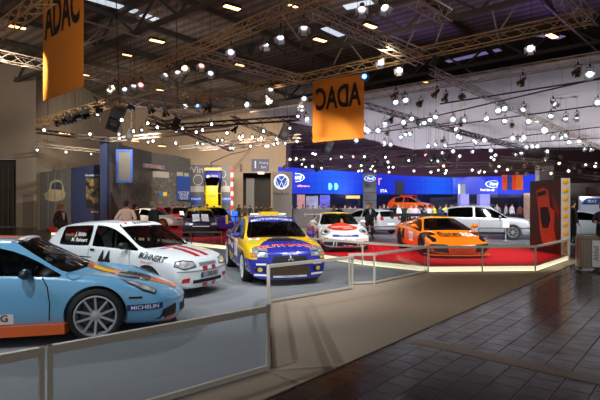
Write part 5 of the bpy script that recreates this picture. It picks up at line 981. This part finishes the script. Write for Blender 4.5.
# yellow illuminated bar under the wall
p0, p1 = atY(346, 198.5, 48), atY(360, 195.5, 48); yb_ = empty('lit_sign', (0, 0, 0), 0, 'yellow lit sign bar left of the grey pillar sign', 'sign'); MB().box(p0.x, p1.x, 48, 48.2, p0.z, p1.z).build('panel', mat('sign_amber', (.8, .5, .12), emit=.7), yb_)
for x in (p0.x+.1, p1.x-.1): MB().box(x-.04, x+.04, 48.05, 48.15, .01, p0.z).build('post', DARK, yb_)
# exhibition booths under the blue wall: lit posters
for i, (x0, x1, y0, y1, colr, lb) in enumerate(((297, 305, 194.5, 205, 'b48a9a', 'lit poster with pale figures left of the counter'), (306, 318, 196, 205, '8a90c0', 'slanting pale poster board behind the counter'), (320, 330, 195, 200, '4a4cc0', 'blue lit poster board behind the counter'), (524, 533, 193, 203, 'a08070', 'small poster board left of the picture wall'))):
    a = atY(x0, y1, 45); c_ = atY(x1, y0, 45); tag(MB().box(a.x, c_.x, 45, 45.1, .01, c_.z).build('poster_board', mat('pb_'+colr, colr, .6, noise=.6, nscale=2)), lb, 'poster')
# ================================================================ overhead: banners
def banner(x0, Y0, x1, Y1, zb, zt, flip, label):
    a = atY(x0, 0, Y0); b_ = atY(x1, 0, Y1); q = quadbox((a.x, a.y), (b_.x, b_.y), zb, zt, .02)
    r = empty('hanging_banner', (0, 0, 0), 0, label, 'banner'); m, col = mat('banner_cloth', 'cc7512', .8, emit=.0), None
    q.build('cloth', m, r); d = (b_-a); d.z = 0; L = d.length; d.normalize(); mid = (a+b_)/2; mid.z = zt-1.3; n = Vector((d.y, -d.x, 0))
    vs, fs = textmesh('ADAC', 1.0, bold=.03); sx = L*.86/max(v[0] for v in vs)/2; o_ = mid+n*.012
    me = bpy.data.meshes.new('lettering'); me.from_pydata([tuple(o_+d*(v[0]*sx*(-1 if flip else 1))+Vector((0, 0, v[1]*2.0))) for v in vs], [], fs); link('lettering', me, mat('banner_black', '17110c', .8), r)
    for p in (a, b_): MB().bar((p.x, p.y, zt), (p.x, p.y, 12.6), .025).build('hanger', DARK, r)
    MB().bar((a.x, a.y, zt+.02), (b_.x, b_.y, zt+.02), .07).build('top_bar', DARK, r)
zb1 = 5.9
Ya = F*(zb1-EYE)/(YH-101); Yb2 = F*(zb1-EYE)/(YH-86.5)
banner(43, Ya, 83, Yb2, zb1, zb1+4.35, False, 'orange hanging banner at upper left with four black capital letters')
Ya = F*(zb1-EYE)/(YH-142.5); Yb2 = F*(zb1-EYE)/(YH-138)
banner(312.5, Ya, 364, Yb2, zb1, zb1+4.05, True, 'yellow orange hanging banner in the centre with mirrored lettering')
# ================================================================ trusses
TR = mat('truss_alu', 'b8aca0', .45, .2); TG = mat('truss_gold', 'b89a6c', .45, .25); TD = mat('truss_dark', '4a423c', .5, .5)
cpoly = [(cA.x, cA.y), (cB.x, cB.y), (cC.x, cC.y), (cDD.x, cDD.y)]
def inpoly(x, y, P):
    r_ = False
    for i in range(len(P)):
        (x0, y0), (x1, y1) = P[i], P[i-1]
        if (y0 > y) != (y1 > y) and x < (x1-x0)*(y-y0)/(y1-y0)+x0: r_ = not r_
    return r_
def topz(x, y): return CZ if inpoly(x, y, cpoly) else ROOFZ
def hang(q, p): q.bar((p[0], p[1], p[2]), (p[0], p[1], topz(p[0], p[1])+.01), .016, n=3); return q
REL = []
LAND = [(60, 'the left hall wall'), (110, 'the blue partition'), (150, 'the framed screen'), (190, 'the grey mural'), (235, 'the hanging rally car'), (270, 'the hall doorway'), (292, 'the round-badge tower'), (325, 'the white racing coupe'), (362, 'the long counter'), (395, 'the grey pillar sign'), (435, 'the crowd'), (480, 'the off-roader tail'), (530, 'the off-roader bonnet'), (565, 'the picture wall'), (900, 'the waste bin')]
ORD = ['highest', 'second highest', 'third highest', 'fourth highest', 'fifth highest', 'sixth highest', 'seventh highest', 'eighth highest', 'ninth highest', 'tenth highest', 'eleventh highest', 'twelfth highest', 'thirteenth highest', 'fourteenth highest', 'fifteenth highest', 'sixteenth highest', 'seventeenth highest', 'eighteenth highest']
def relabel():
    grp = {}
    for o, base in REL:
        p = o.matrix_world.translation if o.type == 'EMPTY' else Vector([sum(v[i] for v in o.bound_box)/8 for i in range(3)])
        p = Vector(o.location) if o.type == 'EMPTY' else p; k = F/max(p.y, .1); x = 300+p.x*k; y = YH+(EYE-p.z)*k
        lm = next(n for lim, n in LAND if x < lim); grp.setdefault((base, lm), []).append((y, x, o))
    for (base, lm), L in grp.items():
        L.sort(key=lambda t: t[0])
        for i, (y, x, o) in enumerate(L): o['label'] = base+' above '+lm+('' if len(L) == 1 else ', '+(ORD[i] if i < len(L)-1 or len(L) > 5 else 'lowest')+' there')
def truss(a, b_, label, m=TR, w=.42, step=.55, group=None, tri=False):
    a = Vector(a); b_ = Vector(b_); d = (b_-a); L = d.length; d.normalize(); s = d.cross(Vector((0, 0, 1))).normalized()*w/2; up = Vector((0, 0, w/2)); q = MB()
    cs = [s+up, -s+up, -s-up, s-up]
    for c_ in cs: q.bar(a+c_, b_+c_, .06, n=5)
    o = q.build('lighting_truss', m); q = MB(); n = int(L/step)
    for f in range(4):
        c0, c1 = cs[f], cs[(f+1) % 4]
        for i in range(n): p = a+d*(L*i/n); r_ = a+d*(L*(i+1)/n); q.bar(p+(c0 if i % 2 else c1), r_+(c1 if i % 2 else c0), .036, n=3, cap=False)
    q.build('lattice', m, o); q = MB()
    for t in (.15, .5, .85): p = a.lerp(b_, t); hang(q, (p.x, p.y, p.z+w/2))
    q.build('hanger', TD, o); return tag(o, label, 'truss', group)
def T(x0, y0, x1, y1, z, label, m=TR, w=.42, ext=(0, 0), group=None):
    a = at(x0, y0, z); b_ = at(x1, y1, z); d = (b_-a).normalized(); a = a-d*ext[0]; b_ = b_+d*ext[1]; truss(a, b_, label, m, w, group=group); return a, b_
TZ = 8.7
T(330, -8, 116, 84, TZ, 'golden lattice truss running from top centre down to the left', TG)
T(150, 46, 417, 112, TZ-.0, 'lattice truss going away to the right behind the upper left banner') if False else None
T(196, 53, 300, 80, TZ, 'lattice truss between the golden truss and the central banner', TR)
T(0, 56, 232, 104, TZ, 'long lattice truss crossing behind the upper left banner', TR, ext=(4, 0))
T(308, 8, 420, 61, TZ, 'bright lattice truss slanting down right from top centre', TR)
T(298, 80, 594, 16, TZ, 'golden lattice truss above the white ceiling edge', TG)
T(180, 100, 302, 78, TZ, 'golden lattice truss left of the central banner', TG)
T(365, 96, 600, 57, TZ, 'lattice truss along the near edge of the white ceiling', TR, ext=(2, 3))
T(560, -8, 592, 22, TZ, 'bright short truss in the top right corner', TR)
T(412, -3, 447, 17, TZ, 'short lattice truss at the top right of centre', TR)
T(-4, 34, 48, -4, TZ, 'lattice truss in the top left corner', TG)
T(434, 68, 452, 80, TZ, 'short truss meeting the white ceiling edge', TR) if False else None
T(37, 124, 122, 100, 6.4, 'low truss with a row of small dark lamps, left of the speakers', TG, .35)
T(120, 101, 200, 112, 6.4, 'low truss carrying the black loudspeakers', TR, .35)
# thinner tracks below the white ceiling
tr = [(365, 105, 600, 172, 'a'), (432, 71, 640, 166, 'b'), (450, 129, 560, 157, 'c')]
for x0, y0, x1, y1, s in tr: T(x0, y0, x1, y1, 8.3, {'a': 'long truss going away under the white ceiling, left one', 'b': 'long truss going away under the white ceiling, right one', 'c': 'middle short truss under the white ceiling'}[s], TD if s != 'b' else TR, .3)
cross = [(366, 132, 600, 78), (440, 104, 600, 79) , (438, 127, 600, 105), (446, 145, 600, 127), (300, 142, 450, 123), (380, 152, 600, 138)]
for i, (x0, y0, x1, y1) in enumerate(cross):
    a = at(x0, y0, 8.2); b_ = at(x1, y1, 8.2); o = tag(MB().bar(a, b_, .09, n=6).build('lamp_track', TD), 'thin dark lamp track', 'lamp track', 'lamp tracks under the white ceiling'); q = MB(); [hang(q, a.lerp(b_, t)) for t in (.2, .5, .8)]; q.build('hanger', TD, o); REL.append((o, 'thin dark lamp track with its middle'))
for x0, y0, x1, y1, z in ((36, 131, 110, 140, 6), (36, 145, 105, 152, 6), (110, 140, 232, 128, 6), (150, 128, 300, 118, 6), (180, 148, 300, 136, 6), (150, 118, 232, 150, 6), (200, 150, 300, 140, 6), (232, 118, 302, 148, 6.4)):
    a = at(x0, y0, z); b_ = at(x1, y1, z)
    if max(a.y, b_.y) > 54: 
        continue
    o = tag(truss(a, b_, 'thin lamp truss over the left stand', TD if y0 < 140 else TR, .22, .6), None, None, 'thin trusses over the left stand'); REL.append((o, 'thin lamp truss with its middle'))
for x0, y0, x1, y1 in ((285, 160, 420, 152), (300, 170, 450, 160), (360, 166, 545, 163), (440, 172, 545, 168), (500, 158, 600, 166), (540, 172, 600, 178)):
    a = atY(x0, y0, 44); b_ = atY(x1, y1, 48); o = tag(truss(a, b_, 'x', TD, .3, .9), None, None, 'lamp trusses before the blue wall'); REL.append((o, 'dark rig truss before the blue wall, middle'))
# ================================================================ lamps
SH = mat('lamp_shell', '8e8a86', .35, .6); SHD = mat('lamp_shell_dark', '1a1817', .5); SHB = mat('lamp_shell_brown', '7a5a3a', .4, .4)
def lensmat(n, c, e): return mat('lens_'+n, c, emit=e)
LM = {'w': lensmat('white', (1, .97, .92), 7), 'c': lensmat('cold', (.85, .93, 1), 7), 'y': lensmat('warm', (1, .78, .5), 6), 'b': lensmat('blue', (.1, .3, 1), 8), 'd': mat('lens_off', '3a3c40', .15), 's': lensmat('soft', (.95, .95, 1), 1.8), 'r': lensmat('red', (1, .35, .3), 3)}
_lm = {}
def lampmesh(s):
    if s in _lm: return _lm[s]
    q = MB(); q.lathe([(0, -.20), (.05, -.20), (.085, -.15), (.10, 0), (.10, .06), (.135, .20), (.142, .20), (.112, .04), (.09, .02), (0, .02)], 14); sh = q.mesh('can')
    q = MB()
    for i in range(4):
        t = i*pi/2; d = Vector((cos(t), sin(t), 0)); e = Vector((-sin(t), cos(t), 0)); q.add([d*.12-e*.10+Vector((0, 0, .2)), d*.12+e*.10+Vector((0, 0, .2)), d*.2+e*.13+Vector((0, 0, .33)), d*.2-e*.13+Vector((0, 0, .33)), d*.13-e*.10+Vector((0, 0, .2)), d*.13+e*.10+Vector((0, 0, .2)), d*.21+e*.13+Vector((0, 0, .33)), d*.21-e*.13+Vector((0, 0, .33))], [(0, 1, 2, 3), (7, 6, 5, 4), (0, 4, 5, 1), (1, 5, 6, 2), (2, 6, 7, 3), (3, 7, 4, 0)])
    fl_ = q.mesh('flaps'); q = MB(); q.lathe([(0, .10), (.118, .10), (.118, .115), (0, .13)], 14); ln = q.mesh('lens')
    q = MB(); q.bar((-.13, 0, 0), (-.13, 0, -.0), .02) if False else None
    q.box(-.15, -.135, -.02, .02, -.02, .24); q.box(.135, .15, -.02, .02, -.02, .24); q.box(-.15, .15, -.02, .02, .24, .26); q.box(-.03, .03, -.03, .03, .26, .40); yk = q.mesh('yoke')
    for me in (sh, ln): me.polygons.foreach_set('use_smooth', [True]*len(me.polygons)); me.set_sharp_from_angle(angle=R(40))
    _lm[s] = (sh, fl_, ln, yk); return _lm[s]
_var = {}
def variant(me, m):
    k = (me.name, m.name)
    if k not in _var: c_ = me.copy(); c_.materials.clear(); c_.materials.append(m); _var[k] = c_
    return _var[k]
nlamp = 0
def lamp(p, aim, kind, shell, label, group, sc=1.35):
    global nlamp; nlamp += 1
    if sc > .8: sc *= .72
    sh, fl_, ln, yk = lampmesh(0); r = empty('spotlight', tuple(p), 0, label, 'spotlight', group); r.scale = (sc, sc, sc)
    REL.append((r, label)) if group else None
    q = MB(); hang(q, (0, 0, 0)); zt_ = topz(p.x, p.y)-p.z; q = MB().bar((0, 0, .38), (0, 0, zt_/sc+.01), .014, n=3); q.build('hanger', SHD, r)
    jt = random.Random(int(p.x*997+p.y*131)); aim = (aim[0]+jt.uniform(-1, 1)*p.y*.22, aim[1]+jt.uniform(-1, 1)*p.y*.18, aim[2])
    y = link('yoke', variant(yk, SHD), None, r); d = Vector(aim)-Vector(p); y.rotation_euler = (0, 0, math.atan2(d.y, d.x)+pi/2)
    o = link('can', variant(sh, shell), None, r); e = d.to_track_quat('Z', 'Y').to_euler(); o.rotation_euler = e
    link('barn_doors', variant(fl_, shell if shell != SH else mat('flap_bright', 'b8bcc4', .3, .6)), None, o); link('lens', variant(ln, LM[kind]), None, o)
def LP(pts, z, label, group, shell=SH, sc=1.35, aim=None):
    for x, y, k in pts:
        p = at(x, y, z); a = aim(p) if aim else (p.x*.75, p.y*.72, 1.0) if k != 'd' else (p.x*.6, p.y*.8, 0); lamp(p, a, k, shell, label, group, sc)
# single lamps high over the near stand
LP([(266, 41, 'c'), (281, 34, 'c'), (231, 51, 's'), (167, 73, 's'), (177, 70, 's'), (211, 72, 's'), (267, 98, 'c'), (271, 88, 's')], 8.0, 'bright golden truss spotlight', 'spotlights on the golden truss')
LP([(382, 61, 'c'), (400, 69, 'c'), (304, 25, 's'), (362, 7, 's'), (383, 4, 'c'), (531, 47, 'c')], 8.0, 'bright high spotlight', 'spotlights on the upper right trusses')
LP([(202, 64, 'r'), (134, 84, 's'), (141, 84, 'r'), (124, 88, 's'), (115, 86, 'y'), (110, 89, 'y'), (184, 67, 'y')], 8.0, 'small high spotlight', 'spotlights right of the left banner')
LP([(246, 104, 'c'), (304, 98, 's'), (186, 105, 'c'), (196, 105, 'b')], 7.6, 'mid-height spotlight', 'spotlights in the middle left')
o_b = [(266, 76, 'b')]; p = at(364, 76, 8); lamp(p, (p.x*.3, p.y*.4, 1), 'b', SHD, 'blue glowing spotlight at the top right corner of the central banner', None)
# brown dark lamps before the white ceiling
LP([(437, 92, 'd'), (462, 95, 'd'), (523, 80, 'd'), (578, 70, 'd'), (421, 102, 'd'), (446, 96, 'd'), (403, 124, 'd'), (461, 122, 'd'), (512, 124, 'd'), (444, 140, 'd'), (388, 132, 'd'), (396, 94, 'd')], 8.0, 'brown unlit lamp', 'brown lamps before the white ceiling', SHB)
LP([(590, 73, 'c'), (553, 103, 's'), (598, 102, 'c'), (551, 115, 'c'), (566, 117, 'c'), (577, 116, 's'), (498, 110, 'c'), (504, 108, 'c'), (524, 108, 'c'), (505, 120, 'c'), (529, 121, 'c'), (486, 118, 'c'), (395, 101, 'c'), (405, 99, 'c'), (404, 122, 'c'), (411, 118, 'c'), (385, 122, 'c'), (392, 118, 'd'), (430, 119, 'c'), (436, 116, 'c'), (424, 122, 'c'), (465, 120, 's')], 7.9, 'bright near-row spotlight', 'near spotlights under the white ceiling', sc=1.5)
LP([(x, y, 'c') for x, y in ((453, 119), (455, 128), (457, 136), (460, 137), (475, 142), (474, 151), (484, 140), (491, 150), (495, 155), (513, 138), (518, 139), (523, 137), (527, 146), (533, 146), (537, 146), (544, 129), (553, 137), (561, 137), (567, 135), (569, 142), (579, 141), (583, 148), (590, 148), (548, 151), (521, 152), (514, 154), (459, 156), (453, 151), (475, 140), (406, 133), (411, 133), (391, 144), (385, 142), (378, 130), (367, 130), (401, 136), (418, 124), (428, 146), (436, 144), (441, 152), (446, 145), (347, 113), (348, 128), (321, 134), (306, 118), (357, 140), (365, 126), (302, 104))], 7.7, 'bright far-row spotlight', 'far spotlights under the white ceiling', sc=1.5)
# lamps over the left stand
LP([(x, y, k) for x, y, k in ((44, 130, 'w'), (90, 134, 'w'), (37, 150, 'w'), (66, 152, 'w'), (119, 138, 'w'), (91, 154, 's'), (119, 134, 's'), (147, 123, 'w'), (134, 131, 'w'), (148, 142, 's'), (142, 130, 's'), (153, 141, 'w'), (176, 143, 'w'), (157, 127, 'w'), (176, 131, 's'), (183, 128, 'w'), (196, 132, 'c'), (203, 130, 'w'), (197, 143, 'w'), (203, 144, 's'), (217, 140, 'w'), (222, 140, 's'), (227, 133, 'w'), (239, 137, 'w'), (243, 136, 'w'), (241, 139, 'c'), (251, 146, 'w'), (230, 148, 'w'), (233, 148, 'w'), (252, 137, 'c'), (261, 138, 'w'), (264, 131, 'c'), (266, 146, 'w'), (268, 146, 'c'), (277, 139, 'w'), (278, 143, 'w'), (285, 143, 'w'), (211, 124, 'c'), (297, 141, 'w'), (274, 144, 'w'), (115, 126, 's'), (98, 114, 's'), (122, 120, 'c'), (290, 128, 's'), (298, 116, 's'))], 5.9, 'small round glowing lamp', 'glowing lamps over the left stand', SHD, sc=.62, aim=lambda p: (p.x*.5, p.y*.5, 2.0))
LP([(x, y, 'd') for x, y in ((56, 122), (63, 120), (67, 118.5), (71, 117.5), (75, 116), (79, 115), (83, 113.5), (87, 112), (130, 105), (149, 107), (165, 110), (97, 108), (210, 106), (236, 128))], 5.9, 'small dark unlit lamp', 'unlit lamps on the low truss', SHD, sc=1.1)
# lamps before the blue wall
rw = random.Random(5); pts = []
for i in range(46): x = rw.uniform(286, 452); pts.append((x, 150+(x-286)*.02+rw.uniform(2, 19), rw.choice('ddsdwdrdscd')))
for x, y in ((306, 167), (322, 168), (350, 166), (358, 171), (372, 166), (375, 171), (388, 167), (393, 167), (389, 172), (385, 157), (431, 172), (438, 170), (445, 173), (484, 172), (496, 171), (472, 170), (480, 171)): pts.append((x, y, 'w'))
for x, y, k in pts:
    p = atY(x, y, 41+rw.uniform(0, 5)); lamp(p, (p.x*.7, 26, 1), k, SHD, 'small rig lamp', 'rig lamps above the blue wall', 1.0 if k in 'wc' else 1.45)
for i in range(34): x = rw.uniform(455, 600); y = 157+rw.uniform(0, 17); p = atY(x, y, 43+rw.uniform(0, 5)); lamp(p, (p.x*.3, 10, 2), rw.choice('ydsdwddd'), SHB, 'small warm rig lamp', 'rig lamps at far right', 1.1)
# wide warm hall luminaires
HB = []
for x, y, s in ((17, 27, 1), (127, 55, .7), (85, 75, .7), (157, 41, 1), (232, 7.5, 1), (320, 40, 1), (370, 26, 1), (65, 133.5, 1.0), (162, 146, .9), (135, 141, .8), (160, 90, .7), (240, 65, .8), (552, 36, 1.1), (425, 82, .7), (302, 160, .6), (293, 6, .6)):
    z = 10.5 if y < 100 else 7.0; p = at(x, y, z); r = empty('hall_luminaire', tuple(p), R(38), 'flat warm glowing hall luminaire under the roof', 'lamp', 'hall luminaires'); s *= .75; r.scale = (s, s, s)
    MB().box(-.55, .55, -.22, .22, 0, .16).build('housing', SHD, r); MB().box(-.5, .5, -.18, .18, -.03, -.002).build('diffuser', mat('lum_warm', (1, .50, .20), emit=5), r); MB().bar((0, 0, .16), (0, 0, (topz(p.x, p.y)-z)/s+.01), .03).build('hanger', SHD, r); REL.append((r, 'flat warm glowing luminaire'))
# black loudspeakers
for x, y, s, lb in ((116, 119, 1.0, 'large black loudspeaker hanging at left, above the blue pillar'), (130, 134, .55, 'small black loudspeaker hanging right of the large one'), (176, 124, .6, 'round black loudspeaker cluster among the left lamps'), (328, 147, .8, 'tilted black line loudspeaker under the central banner'), (285, 132, .8, 'black loudspeaker box left of the central banner'), (251, 49, .35, 'dark tube lamp hanging from the golden truss'), (434, 61, .35, 'dark projector hanging from the upper right truss'), (485, 108, .0, '')):
    if not s: continue
    p = at(x, y, 6.2) if y > 100 else at(x, y, 7.9); r = empty('hanging_loudspeaker', tuple(p), .3, lb, 'loudspeaker'); r.rotation_euler = (.3, .35, .3); r.scale = (s, s, s)
    MB().box(-.32, .32, -.3, .3, -.62, .62).build('cabinet', mat('speaker_black', '0e0e10', .5), r); MB().lathe([(0, -.31), (.2, -.31), (.22, -.30), (0, -.27)], 20, Matrix.Translation((0, -.0, -.2)), 'y').build('driver', mat('driver_grey', '232326', .6), r); MB().bar((0, 0, .5), r.matrix_basis.inverted() @ Vector((p.x, p.y, topz(p.x, p.y)+.02)), .03).build('hanger', DARK, r)
# stage beams: spots for some fixtures, and unseen fill spots, are set at the script's top

relabel()
